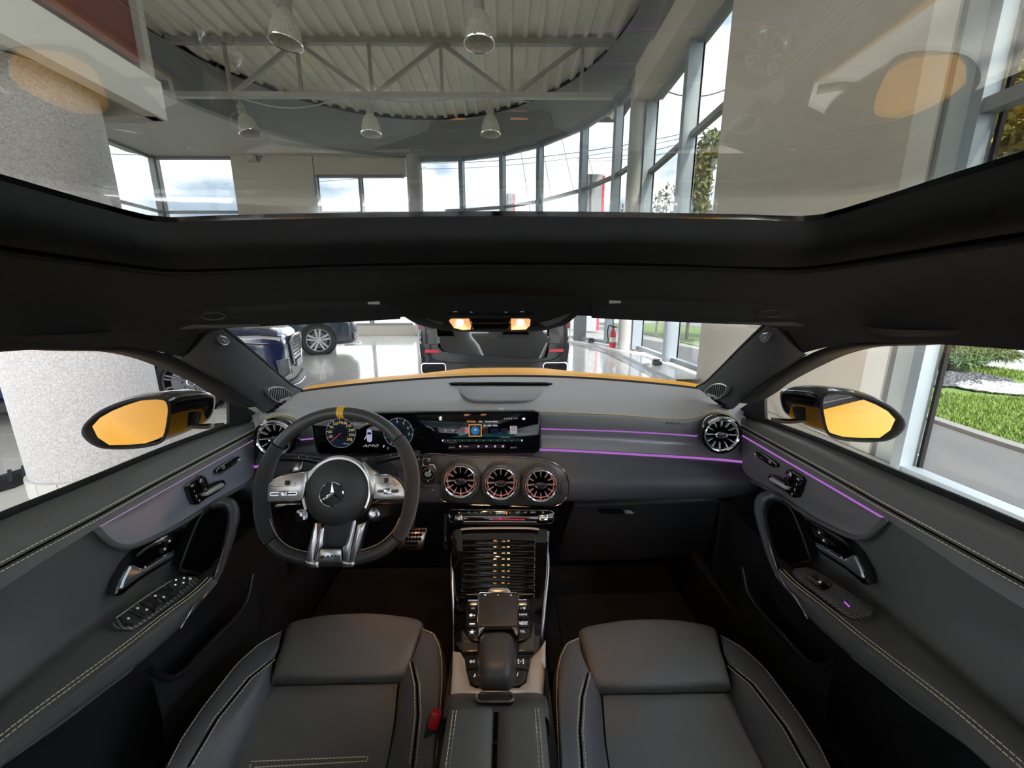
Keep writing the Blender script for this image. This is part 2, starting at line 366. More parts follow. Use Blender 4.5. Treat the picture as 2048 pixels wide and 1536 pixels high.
def tree(name, label, x, y, h, blobs, m, tr=.12, leaf=.16, n=500, branch=True, nar=.45):
    t = thing(name, label, 'tree', (x, y, -.05), 'trees beyond the glazing')
    tube('trunk', [V(x, y, -.05), V(x+.05, y, h*.4), V(x-.03, y+.05, h*.85)], [tr, tr*.75, tr*.25], BARK, t, 8, n=10)
    if branch: v, f = join_vf([tube_vf([V(x, y, h*.3+b[2]*.1), V(x+b[0]*.6, y+b[1]*.6, b[2])], [tr*.4, tr*.12], 5, n=4) for b in blobs[:12]]); mk('branches', v, f, BARK, t)
    parts = [leaves_vf(int(n*b[6] if len(b) > 6 else n), (x+b[0], y+b[1], b[2]), (b[3], b[4], b[5]), leaf, nar) for b in blobs]
    v = np.concatenate([p[0] for p in parts]); f = []; o = 0
    for p in parts: f += [tuple(i+o for i in q) for q in p[1]]; o += len(p[0])
    me = bpy.data.meshes.new('foliage'); me.from_pydata(v.tolist(), [], f); me.materials.append(m); o_ = link('foliage', me, None, t, False); o_['kind'] = 'stuff'
BARK = pm('bark', (.10, .075, .055), .9)
AUT = pm('autumn_leaf', (.50, .37, .05), .7, vary=(1.6, (.18, .17, .04), .35, .65)); OLIVE = pm('olive_leaf', (.14, .16, .05), .8, vary=(1.2, (.26, .24, .08), .35, .65)); PINE = pm('pine_needle', (.05, .09, .03), .8, vary=(3, (.09, .14, .05), .3, .7))
def rb(n, sx_, sz, z0): return [(random.gauss(0, sx_), random.gauss(0, sx_), z0+random.random()*sz, sx_*.7, sx_*.7, sx_*.6) for _ in range(n)]
ax = P(2008, 290, Y=7.4)[0]
tree('autumn_tree', 'yellow-green autumn tree filling the upper right glazing', ax+.5, 7.4, 6.2, rb(22, .85, 4.6, 2.3), AUT, .06, .12, 420)
tree('autumn_tree', 'yellowing tree at the right edge of the picture behind the first', ax+3.6, 9.8, 6.4, rb(16, 1.0, 4.6, 2.2), AUT, .06, .13, 380)
tree('bushy_tree', 'olive green tree seen through the bays before the pier', P(1398, 400, Y=13)[0], 13, 5.6, [(random.gauss(0, .15), 0, 1.2+.45*k, .70-.03*k, .70-.03*k, .6) for k in range(11)], OLIVE, .06, .10, 420)
tree('willow_tree', 'thin grey drooping tree between the right hand mullions', P(1332, 400, Y=15.5)[0], 15.5, 5.0, [(random.gauss(0, .7), 0, 2+.35*k, .6, .6, .7, .35) for k in range(9)], pm('willow_leaf', (.26, .25, .17), .8, vary=(2, (.14, .13, .08), .3, .7)), .05, .10, 420)
tree('bushy_tree', 'far olive tree left of the slim round column', P(1256, 420, Y=20)[0], 20, 5.6, [(random.gauss(0, .6), 0, 1.2+.42*k, .9, .9, .7) for k in range(9)], OLIVE, .06, .12, 300)
pt = P(1897, 742, Z=-.05); PN = [P(x, y, Y=pt[1])-V(pt[0], pt[1], 0) for x, y in ((1884, 716), (1912, 706), (1945, 701), (1980, 702), (2012, 711), (1900, 698))]
tree('pine_tree', 'young pine with long needles standing in the pebble bed', pt[0], pt[1], 2.6, [(p[0], p[1]+.1*k-.2, p[2], .34, .4, .085) for k, p in enumerate(PN)]+[(0, .1, 1.6, .8, .8, .35), (.3, 0, 2.2, .6, .6, .3)], PINE, .045, .13, 1100, True, .055)
# building beyond
bd = thing('far_building', 'cream building beyond the trees on the right', 'building', (12, 15, 0)); CRE = pm('render_cream', (.17, .165, .155), .8)
box('wall', (13.6, 17.0, 3.0), (5.6, 6, 6.2), CRE, bd); box('parapet', (13.6, 17, 6.15), (5.9, 6.3, .25), pm('parapet', (.48, .46, .43), .8), bd)
for k in range(3): box('window', (10.78, 15.2+1.7*k, 3.4), (.08, .9, 1.3), pm('far_pane', (.12, .14, .16), .1) if 'far_pane' not in MATS else MATS['far_pane'], bd)
# sign pylons
PG = pm('pylon_grey', (.30, .32, .35), .4, .3); PR = pm('pylon_red', (.62, .03, .07), .4)
def pylon(x, y, z, w, label):
    t = thing('sign_pylon', label, 'sign', (x, y, 0)); box('pylon_body', (x, y, z/2), (w, w*.55, z), PG, t); box('pylon_groove', (x-w*.22, y-w*.28, z/2), (w*.10, .03, z), pm('groove', (.09, .09, .1), .5) if 'groove' not in MATS else MATS['groove'], t); box('pylon_edge', (x+w*.56, y, z/2-.02), (w*.14, w*.6, z-.05), PR, t)
pylon(3.40, 16, 5.88, .62, 'nearer grey sign pylon with a red edge outside the curved glazing')
pylon(.30, 28, 8.22, .58, 'farther slim grey sign pylon with red edge seen through the curved glazing')
# power lines
WIRE = pm('wire', (.05, .05, .06), .6)
def wire(p0, p1, Y0, Y1, label, r=.02, sag=.3):
    a, b = P(*p0, Y=Y0), P(*p1, Y=Y1); pts = [a*(1-u)+b*u-V(0, 0, sag*4*u*(1-u)) for u in np.linspace(-.15, 1.3, 20)]
    tag(tube('power_line', pts, r, WIRE, None, 5), label, 'cable')
wire((840, 326), (1262, 288), 30, 26, 'upper power line across the curved glazing', .022); wire((840, 338), (1262, 297), 30, 26, 'lower power line of the close pair across the curved glazing', .016)
wire((1180, 317), (1440, 262), 30, 22, 'power line behind the bays left of the pier, upper strand', .018); wire((1180, 322), (1440, 278), 30, 22, 'power line behind the bays left of the pier, lower strand', .014)
wire((1040, 292), (1068, 470), 24, 24, 'leftmost slanting stay wire beyond the curved glazing', .016, 0); wire((1088, 312), (1116, 465), 24, 24, 'middle slanting stay wire beyond the curved glazing', .016, 0); wire((1122, 270), (1153, 408), 24, 24, 'slanting stay wire, second from the slim column side', .016, 0); wire((1172, 295), (1186, 350), 24, 24, 'stay wire ending above the nearer sign pylon', .016, 0)
wire((190, 306), (450, 308), 26, 26, 'power line across the corner windows on the far left', .02, .1); wire((630, 363), (800, 345), 30, 30, 'thin power line across the front wall windows', .016, .1); wire((1340, 185), (1470, 170), 20, 20, 'thick sagging cable high behind the bays before the pier', .03, .3)
sl_ = thing('street_lamp', 'thin arched street lamp beyond the curved glazing', 'street lamp', (2.6, 32, 0)); tube('lamp_post', [V(2.2, 32, 0), V(2.2, 32, 5.6), V(2.4, 32, 6.0), V(3.2, 32, 6.15)], .05, STEEL_O, sl_, 6) if False else tube('lamp_post', [V(2.2, 32, 0), V(2.2, 32, 5.3), V(2.4, 32, 5.75), V(3.2, 32, 5.9)], .05, pm('lamp_post', (.4, .4, .42), .5), sl_, 6); box('lamp_head', (3.4, 32, 5.88), (.5, .2, .1), pm('lamp_head', (.4, .4, .42), .5), sl_)
# ================================================================== SHOWROOM
WALLC = pm('wall_paint', (.58, .535, .465), .8, spec=.2, vary=(3, (.61, .56, .49), .3, .7))
WHITEP = pm('white_plaster', (.78, .77, .73), .7, spec=.2)
GREYP = pm('drum_grey', (.27, .275, .285), .75, spec=.2, vary=(2, (.30, .305, .31), .3, .7))
SOFF = pm('soffit_paint', (.50, .49, .45), .8)
DECK = pm('deck_metal', (.80, .77, .66), .5)
STEEL = pm('truss_steel', (.42, .41, .38), .5, .3)
MULL = pm('mullion_alu', (.29, .335, .375), .4, .35)
MULLG = pm('mullion_grey', (.27, .28, .29), .45, .3)
CONC = pm('column_concrete', (.40, .40, .39), .6, spec=.4)
TILE = pm('floor_tile', (.72, .69, .63), .10, spec=.5, vary=(4, (.77, .74, .68), .3, .7))
GROUT = pm('grout', (.30, .28, .25), .8)
CX, CY, CRAD = -2.5, 8.8, 5.55
ROOM = -8.0
floor = mk('floor', [V(-12, ROOM, -.004), V(3.02, ROOM, -.004), V(3.02, 2.9, -.004), V(3.4, 2.9, -.004), V(3.4, 9.2, -.004)]+[V(CX+5.75*math.cos(R(a)), CY+5.75*math.sin(R(a)), -.004) for a in range(5, 96, 6)]+[V(-12, 14.5, -.004)], [tuple(range(5+16+1))], None, None, False)
tag(floor, kind='structure')
def floor_mat():
    m = pm('floor_far', (.60, .575, .52), .12); n = m.node_tree; b = n.nodes['Principled BSDF']
    t = n.nodes.new('ShaderNodeTexCoord'); k = n.nodes.new('ShaderNodeTexBrick'); k.offset = 0; k.inputs['Scale'].default_value = 1/.6; k.inputs['Brick Width'].default_value = 1; k.inputs['Row Height'].default_value = 1
    k.inputs['Mortar Size'].default_value = .006; k.inputs['Color1'].default_value = (.72, .69, .63, 1); k.inputs['Color2'].default_value = (.76, .73, .67, 1); k.inputs['Mortar'].default_value = (.45, .43, .39, 1)
    n.links.new(t.outputs['Object'], k.inputs[0]); n.links.new(k.outputs['Color'], b.inputs['Base Color']); return m
floor.data.materials.clear(); floor.data.materials.append(floor_mat())
# single tiles where the photograph lets one tell them apart
tv, tf = prism_vf([V(-.298, -.298, 0), V(.298, -.298, 0), V(.298, .298, 0), V(-.298, .298, 0)], .004, .002, V(0, 0, 1))
tme = bpy.data.meshes.new('tile'); tme.from_pydata([tuple(x) for x in tv], [], tf); tme.materials.append(TILE)
for i in range(-9, 5):
    for j in range(1, 13):
        x, y = -.3+.6*i+.0, .3+.6*j+.0
        if -1.3 < x < 1.3 and y < 3.0: continue
        if x > 2.9 or x < -5.8+.35*max(0, 5-j)*0: continue
        if math.hypot(x+2.9, y-2.62) < .30: continue
        o = bpy.data.objects.new('tile', tme); COL.objects.link(o); o.location = (x, y, .0004); o.parent = floor
# round speckled column on the left with a tiled foot
TERR = pm('terrazzo', (.66, .64, .635), .5)
n_ = TERR.node_tree; b_ = n_.nodes['Principled BSDF']
x1 = n_.nodes.new('ShaderNodeTexVoronoi'); x1.inputs['Scale'].default_value = 165; rr_ = n_.nodes.new('ShaderNodeValToRGB'); rr_.color_ramp.elements[0].position = .1; rr_.color_ramp.elements[0].color = (.70, .685, .68, 1); rr_.color_ramp.elements[1].position = .9; rr_.color_ramp.elements[1].color = (.44, .41, .415, 1)
t_ = n_.nodes.new('ShaderNodeTexCoord'); n_.links.new(t_.outputs['Object'], x1.inputs[0]); n_.links.new(x1.outputs['Color'], rr_.inputs[0]); n_.links.new(rr_.outputs[0], b_.inputs['Base Color'])
fc = Frame(V(-2.90, 2.66, 0), V(1, 0, 0), V(0, 1, 0))
tcol = thing('round_column', 'thick round column of pale speckled stone with tiled foot on the left', 'column', (-2.90, 2.66, 0))
lathe('column_shaft', [(.36, .11), (.36, 2.55)], fc, TERR, tcol, 48)
FT_ = pm('foot_tile', (.66, .64, .59), .3)
for k in range(18):
    a0, a1 = 20*k+.4, 20*k+19.6
    v, f = lathe_vf([(.362, .0), (.378, .0), (.378, .118), (.362, .122)], fc, 5, a0, a1); mk('tile', v, f+[(0, 5, 10, 15), (4, 19, 14, 9)], FT_, tcol, False)
# pier on the right between the two glazed fronts
def wall(name, c, s, m, label=None):
    return tag(box(name, c, s, m, None), kind='structure')
wall('wall_right', (3.25, 4.51, 3.0), (.50, 2.78, 6.0), WALLC)
wall('wall_right.001', (3.10, 3.03, 3.0), (.20, .18, 6.0), WHITEP)
wall('wall_right.002', (3.11, 2.91, 3.0), (.18, .06, 6.0), MULLG)
wall('trim_1', (3.07, 2.79, 3.0), (.14, .18, 6.0), pm('alu_panel', (.50, .56, .56), .45, .2))
wall('wall_back', (-4.4, ROOM-.1, 5.7), (15.2, .2, .8), WALLC)
wall('wall_left', (-12.1, .7, 5.8), (.2, 17.4, .8), WALLC)
wall('wall_left.001', (-12.1, 8.9, 3), (.2, 1.0, 6.4), WALLC)
wall('wall_front', (-7.8, 14.45, 3), (2.75, .25, 6), WALLC)
wall('wall_front.001', (-4.9, 14.45, 5.72), (3.1, .25, .60), WALLC)
wall('wall_front.002', (-7.6, 14.45, .18), (8.6, .25, .36), WALLC)
# lintel over the right glazing
wall('beam_1', (3.06, 7.55, 5.68), (.62, 3.3, .60), WALLC)
wall('beam_2', (3.16, -2.6, 5.68), (.5, 10.8, .60), WALLC)
# ceiling: low flat soffit around the round opening, drum, ribbed deck
RD = 5.30
inn, outp = [], []
for a in range(0, 360, 4):
    t = R(a); c, s = math.cos(t), math.sin(t); inn.append(V(CX+RD*c, CY+RD*s, 5.98))
    if 4 < a < 97: r_ = 5.78
    else:
        r_ = min((3.45-CX)/c if c > 1e-6 else 1e9, (-12.2-CX)/c if c < -1e-6 else 1e9, (14.55-CY)/s if s > 1e-6 else 1e9, (ROOM-.2-CY)/s if s < -1e-6 else 1e9)
    outp.append(V(CX+r_*c, CY+r_*s, 5.98))
v, f = grid_mesh(np.stack([np.array(inn), np.array(outp)]), True); tag(mk('ceiling', v, f, SOFF, None, False), kind='structure')
drum = thing('ceiling_drum', 'grey drum wall curving under the ribbed metal roof', 'drum', (CX, CY, 6)); drum['kind'] = 'structure'
fd = Frame(V(CX, CY, 0), V(1, 0, 0), V(0, 1, 0))
lathe('drum_wall', [(5.5, 5.90), (5.28, 5.90), (5.28, 6.6), (5.22, 6.95)], fd, GREYP, drum, 96)
lathe('drum_shadow_band', [(5.22, 6.95), (5.30, 6.97), (5.30, 7.16)], fd, VOID, drum, 96)  # near-black band: the shadow line under the deck is put into the colour
deck = thing('roof_deck', 'cream ribbed sheet metal roof deck above the steel trusses', 'roof', (CX, CY, 7.1)); deck['kind'] = 'structure'
# one sheet per metre, each with three raised ribs that run front to back
for k in range(-6, 6):
    prof = []
    for q in range(3):
        x = k*1.02+q*.34
        prof += [(x, 7.10), (x+.20, 7.10), (x+.225, 7.03), (x+.315, 7.03), (x+.34, 7.10)]
    g_ = np.array([[V(CX+x, CY+y, z) for x, z in prof] for y in (-5.35, 5.35)])
    v, f = grid_mesh(g_); mk('deck_sheet', v, f, DECK, deck, False)
mk('roof_slab', *box_vf((CX, CY, 7.25), (13, 12, .1)), PLASTIC, deck, False)
# steel trusses
def truss(Y, label, lamps):
    t = thing('roof_truss', label, 'truss', (CX, Y, 6.4)); hw = math.sqrt(max(5.25**2-(Y-CY)**2, 1))
    x0, x1 = CX-hw, CX+hw
    bar('top_chord', (x0, Y, 6.98), (x1, Y, 6.98), .13, .12, STEEL, t); bar('bottom_chord', (x0, Y, 5.90), (x1, Y, 5.90), .12, .11, STEEL, t)
    st_ = 1.62; n = int(2*hw/st_); xs = [CX-.55+st_*(k-n//2) for k in range(n+1)]
    for k, x in enumerate(xs):
        if x < x0 or x > x1: continue
        bar('post', (x, Y, 5.9), (x, Y, 6.95), .07, .06, STEEL, t, (0, 1, 0))
        if k+1 < len(xs) and xs[k+1] < x1:
            a, b = (5.92, 6.93) if k % 2 else (6.93, 5.92)
            bar('brace', (x+.06, Y, a), (xs[k+1]-.06, Y, b), .08, .07, STEEL, t, (0, 1, 0))
    return t
truss(10.2, 'steel lattice truss spanning in full view under the ribbed roof', 3)
truss(6.4, 'nearer steel truss carrying two big lamps, above the sunroof', 2)
LAMPG = pm('lamp_shade', (.62, .60, .52), .35, spec=.5, vary=(30, (.48, .46, .40), .4, .6))
def lamp(x, y, z, k, label, tilt=0):
    t = thing('pendant_lamp', label, 'lamp', (x, y, z), 'bell lamps under the trusses')
    u = V(math.cos(tilt), 0, math.sin(tilt)); f_ = Frame(V(x, y, z), V(math.cos(tilt), 0, -math.sin(tilt)), V(0, 1, 0))
    lathe('lamp_shade', [(.10*k, .50*k), (.17*k, .42*k), (.24*k, .24*k), (.275*k, .04*k), (.285*k, 0), (.265*k, .0), (.25*k, .05*k), (.20*k, .25*k), (.12*k, .42*k)], f_, LAMPG, t, 28)
    lathe('lamp_rim', [(.28*k, .012), (.295*k, .004), (.29*k, -.008), (.27*k, -.004)], f_, CHROME, t, 28)
    lathe('lamp_housing', [(.11*k, .47*k), (.11*k, .56*k), (.10*k, .58*k), (.10*k, .76*k), (.02, .78*k)], f_, STEEL, t, 20)
    tube('lamp_stem', [f_.p(0, 0, .77*k), V(x+math.sin(tilt)*.7*k, y, 5.86)], .014, STEEL, t, 6)
    return t
for px, dz, tl, lab in ((498, 243, -.25, 'tilted bell lamp, leftmost of the small ones under the lattice truss'), (741, 245, 0, 'middle small bell lamp hanging plumb under the lattice truss'), (981, 247, 0, 'small bell lamp, nearest to the curved glazing, under the lattice truss')):
    p = P(px, dz, Y=10.2); lamp(p[0], 10.2, 5.10, .82, lab, tl)
for px, lab in ((567, 'big bell lamp near the roof, above the driver side of the sunroof'), (958, 'big bell lamp near the roof, above the middle of the sunroof')):
    p = P(px, 45, Y=6.4); lamp(p[0], 6.4, 4.82, .78, lab, .12 if px < 700 else 0)
cb = [V(-6.2+.4*k, 9.9, 5.80-.16*math.sin(PI*((k % 7)/7))*(1.8 if k < 7 else 1)) for k in range(18)]
tag(tube('ceiling_cable', cb, .014, STEEL, None, 6, n=90), 'loose pale cable looping along the bottom chord of the truss', 'cable')
# security camera on the front wall
sc0 = P(505, 316, Y=14.25)
cm = thing('security_camera', 'small dark security lamp box on the pale front wall', 'camera', tuple(sc0)); box('camera_body', sc0, (.34, .2, .22), STEEL, cm, bev=.03); box('camera_face', sc0+V(-.03, -.1, 0), (.22, .03, .13), pm('cam_face', (.6, .6, .6), .3), cm); box('camera_bracket', sc0+V(.2, .08, .02), (.1, .1, .08), STEEL, cm)

# ---- glazing
WN = [0]
def win(pts, m, label=None):
    pass
def window(a, b, z0, z1, transoms, mull_a=True, depth=.22, wide=.075, m=None, inward=None):
    """one glazed bay from a to b (floor points): structure window_n with post, rails and a pane"""
    m = m or MULL; WN[0] += 1
    a, b = V(a[0], a[1], 0), V(b[0], b[1], 0); t = (b-a)/np.linalg.norm(b-a); n = V(-t[1], t[0], 0)
    if n@(V(CX, 4, 0)-a) < 0: n = -n
    w = thing('window_%d' % WN[0], None, None, tuple((a+b)/2)); w['kind'] = 'structure'
    if mull_a: bar('post', a+n*depth/2*.6+V(0, 0, z0), a+n*depth/2*.6+V(0, 0, z1), depth, wide, m, w, t)
    for z in [z0+.04]+list(transoms)+[z1-.04]: bar('rail', a+V(0, 0, z)+n*.03, b+V(0, 0, z)+n*.03, .11, .085, MULLG if 0 < z-z0 and z1-z > .1 and z-z0 > .1 else m, w)
    bar('glazing_bead', a+t*.06-n*.03+V(0, 0, z0), a+t*.06-n*.03+V(0, 0, z1), .03, .02, RUBBER, w, t)
    zs = [z0+.05]+list(transoms)+[z1-.05]
    for k in range(len(zs)-1):
        q0, q1 = a-n*.04+V(0, 0, zs[k]), b-n*.04+V(0, 0, zs[k]); h = V(0, 0, zs[k+1]-zs[k])
        prism('pane', [q0, q1, q1+h, q0+h], .012, G_SHOP, w, n=n, smooth=False)
    return w
ang = [94.1, 79, 63.9, 49.5, 31.9, 17.3, 4.5]
pc = [(CX+5.6*math.cos(R(a)), CY+5.6*math.sin(R(a))) for a in ang]
for k in range(6): window(pc[k], pc[k+1], .08, 5.90, (4.28,), k > 0, .20, .14)
# straight right hand bays in front of the pier
for y0, y1 in ((9.25, 7.30), (7.30, 5.90)): window((3.24, y0), (3.24, y1), .08, 5.40, (2.52, 3.98), True, .26, .14)
# right hand bays beside and behind the car
ys = [2.66, 1.0, -.8, -2.6, -4.4, -6.2, -8.0]
for k in range(6): window((3.03, ys[k]), (3.03, ys[k+1]), -.05, 5.40, (2.40,), True, .12, .07)
for k in range(6): window((-12+2.55*k, ROOM), (-12+2.55*(k+1), ROOM), .06, 5.40, (2.40,), True, .12, .07)  # unseen back glazing, added to bring more daylight in
for k in range(6): window((-12, ROOM+2.73*k), (-12, ROOM+2.73*(k+1)), .06, 5.40, (2.40,), True, .12, .07)  # unseen left glazing, likewise added for more daylight
# front wall windows and the corner on the far left
for x0, x1 in ((-6.42, -4.92), (-4.92, -3.42)): window((x0, 14.40), (x1, 14.40), .36, 5.42, (4.22,), True, .14, .09, MULLG)
for x0, x1 in ((-11.75, -9.2),): window((x0, 14.40), (x1, 14.40), .36, 5.98, (4.25,), True, .2, .16, MULLG)
for y0, y1 in ((14.40, 12.0), (12.0, 9.4)): window((-11.8, y0), (-11.8, y1), .36, 5.98, (4.25,), True, .2, .16, MULLG)
ccol = thing('concrete_column', 'slim round grey column where the glazing starts to curve', 'column', (2.95, 9.42, 0)); lathe('column_shaft', [(.19, 0), (.19, 5.95)], Frame(V(2.95, 9.42, 0), V(1, 0, 0), V(0, 1, 0)), CONC, ccol, 28); lathe('column_collar', [(.20, 0), (.205, .05), (.195, .06)], Frame(V(2.95, 9.42, 0), V(1, 0, 0), V(0, 1, 0)), MULLG, ccol, 28)
ccol = thing('concrete_column', 'grey round column between the front wall windows and the curved glazing', 'column', (-3.05, 14.2, 0)); lathe('column_shaft', [(.24, 0), (.24, 5.95)], Frame(V(-3.05, 14.2, 0), V(1, 0, 0), V(0, 1, 0)), CONC, ccol, 28); lathe('column_collar', [(.25, 0), (.255, .05), (.245, .06)], Frame(V(-3.05, 14.2, 0), V(1, 0, 0), V(0, 1, 0)), MULLG, ccol, 28)
# raised stone sill strip with the grey cable channel at the foot of the glazing
sill = [V(2.62, 5.75, 0), V(2.62, 9.0, 0)]+[V(CX+5.10*math.cos(R(a)), CY+5.10*math.sin(R(a)), 0) for a in range(4, 92, 5)]
g2 = [sill[0]+V(.40, 0, 0), sill[1]+V(.42, 0, 0)]+[V(CX+5.5*math.cos(R(a)), CY+5.5*math.sin(R(a)), 0) for a in range(4, 92, 5)]
o_ = loft('trim_2', [sill, [p+V(0, 0, .05) for p in sill], [p+V(0, 0, .055) for p in g2], g2], pm('sill_stone', (.62, .61, .58), .15), None, nu=60, spl=False, sharp=30); tag(o_, kind='structure')
o_ = loft('trim_3', [[p-V(.22, 0, 0)+V(0, 0, .004) for p in sill[:2]]+[V(CX+4.88*math.cos(R(a)), CY+4.88*math.sin(R(a)), .004) for a in range(4, 92, 5)], [p+V(0, 0, .006) for p in sill]], pm('cable_channel', (.33, .34, .36), .25, .3), None, nu=60, spl=False); tag(o_, kind='structure')
# fire extinguisher and small things along the sill
fe_ = P(1238, 690, Z=.10); fe_ = V(2.72, 9.75, .06)
ex_ = thing('fire_extinguisher', 'red fire extinguisher with black hose beside the slim round column', 'extinguisher', tuple(fe_)); ff = Frame(fe_, V(1, 0, 0), V(0, 1, 0))
lathe('cylinder', [(.0, 0), (.075, .0), (.08, .02), (.08, .36), (.05, .43), (.025, .45), (.025, .49)], ff, RED, ex_, 18); lathe('label_band', [(.0815, .14), (.0815, .26)], ff, pm('label_white', (.7, .7, .66), .5), ex_, 18)
tube('hose', [ff.p(.02, 0, .49), ff.p(-.10, 0, .56), ff.p(-.15, -.02, .40), ff.p(-.12, -.03, .18)], .016, RUBBER, ex_, 8, n=18); box('valve_handle', ff.p(.02, 0, .52), (.12, .04, .04), PLASTIC, ex_)
for k, (x, y, lb) in enumerate(((2.80, 7.0, 'small chrome floor socket with grey lead, nearest one on the stone sill'), (2.45, 11.0, 'small floor socket with a white lead, far one on the curved sill'))):
    so = thing('floor_socket', lb, 'socket', (x, y, .06)); box('socket_box', (x, y, .10), (.16, .12, .08), PLASTIC_SAT, so, bev=.02); box('socket_lid', (x-.02, y-.02, .16), (.14, .02, .10), CHROME, so, np.array(Matrix.Rotation(R(35), 3, 'X')), bev=.01)
    tube('socket_lead', [V(x-.05, y, .07), V(x-.2, y-.08, .065), V(x-.25, y+.12, .062), V(x-.05, y+.2, .062)], .01, pm('lead', (.5, .5, .5), .5) if 'lead' not in MATS else MATS['lead'], so, 6, n=20)
# grey panel board standing beyond the black car
tvb = thing('display_board', 'plain grey display board standing right of the black car', 'board', (2.22, 11.6, 0)); mk('board_panel', *box_vf((2.22, 11.6, .48), (.37, .05, .92)), pm('board_grey', (.16, .165, .17), .5), tvb, False); box('board_base', (2.22, 11.6, .01), (.37, .16, .02), STEEL, tvb)
# black ribbed tray on the floor at the far left
tr_ = thing('floor_tray', 'black ribbed plastic strip lying on the tiles beside the speckled column', 'tray', (-3.6, 2.75, 0)); 
ta, tb, td, te = P(0, 950, Z=.012), P(86, 923, Z=.012), P(90, 946, Z=.012), P(28, 973, Z=.012)
ta = ta+(ta-tb)*1.2; te2 = P(0, 975, Z=.012); te2 = te2+(ta-tb)*.5
prism('tray_base', [ta, tb, td, te, te2], .012, PLASTIC, tr_, .003, n=V(0, 0, 1))
for k in range(7):
    u = (k+.5)/7; bar('tray_rib', ta*(1-u)+tb*u+V(0, 0, .01), te2*(1-u)+td*u+V(0, 0, .01), .02, .02, PLASTIC_SAT, tr_)
# mezzanine over the left side with maroon parapet
MAROON = pm('maroon_panel', (.17, .055, .045), .55, spec=.3)
mz = thing('mezzanine', 'mezzanine on the upper left with maroon parapet panels and a pale edge beam', 'mezzanine', (-2.4, 1, 2.6)); mz['kind'] = 'structure'
box('slab', (-4.0, -.45, 2.66), (3.2, 7.0, .20), SOFF, mz); box('edge_beam', (-2.42, -.45, 2.62), (.10, 7.1, .24), WHITEP, mz); box('edge_beam', (-4.0, 3.08, 2.62), (3.2, .10, .24), WHITEP, mz)
for k in range(4):
    y1 = 3.02-1.45*k; box('parapet_panel', (-2.44, y1-.70, 3.20), (.04, 1.38, .80), MAROON, mz)
    box('parapet_post', (-2.40, y1+.02, 3.3), (.05, .05, 1.3), STEEL, mz)
box('pale_board', (-2.40, 1.55, 3.10), (.03, 1.5, .34), pm('pale_board', (.42, .38, .36), .5), mz); bar('hand_rail', (-2.40, 3.05, 3.95), (-2.40, -3, 3.95), .05, .05, STEEL, mz); box('upper_panel', (-2.46, .6, 4.4), (.04, 4.6, .8), pm('umber_panel', (.09, .055, .045), .6), mz)
# framed maroon banner beyond the column
bn = thing('banner_stand', 'maroon banner in a bent tube frame, half hidden by the speckled column', 'banner', (-5.9, 6, 0))
b0, b1 = P(150, 318, Y=6.0), P(213, 440, Y=6.0)
box('banner_sheet', ((b0[0]-.1+b1[0])/2-.1, 6.0, (b0[2]+b1[2])/2-.1), (.55, .03, b0[2]-b1[2]+.2), MAROON, bn)
tube('tube_frame', [V(-6.35, 6, .0), V(-6.35, 6, 3.38), V(-6.2, 6, 3.46), V(-5.85, 6, 3.40), V(-5.72, 6, 3.2), V(-5.70, 6, .0)], .03, pm('frame_pale', (.5, .45, .43), .4, .3), bn, 8)
for z in (3.25, 3.32): bar('frame_bar', (-6.35, 6, z), (-5.75, 6, z+.06), .03, .03, STEEL, bn)
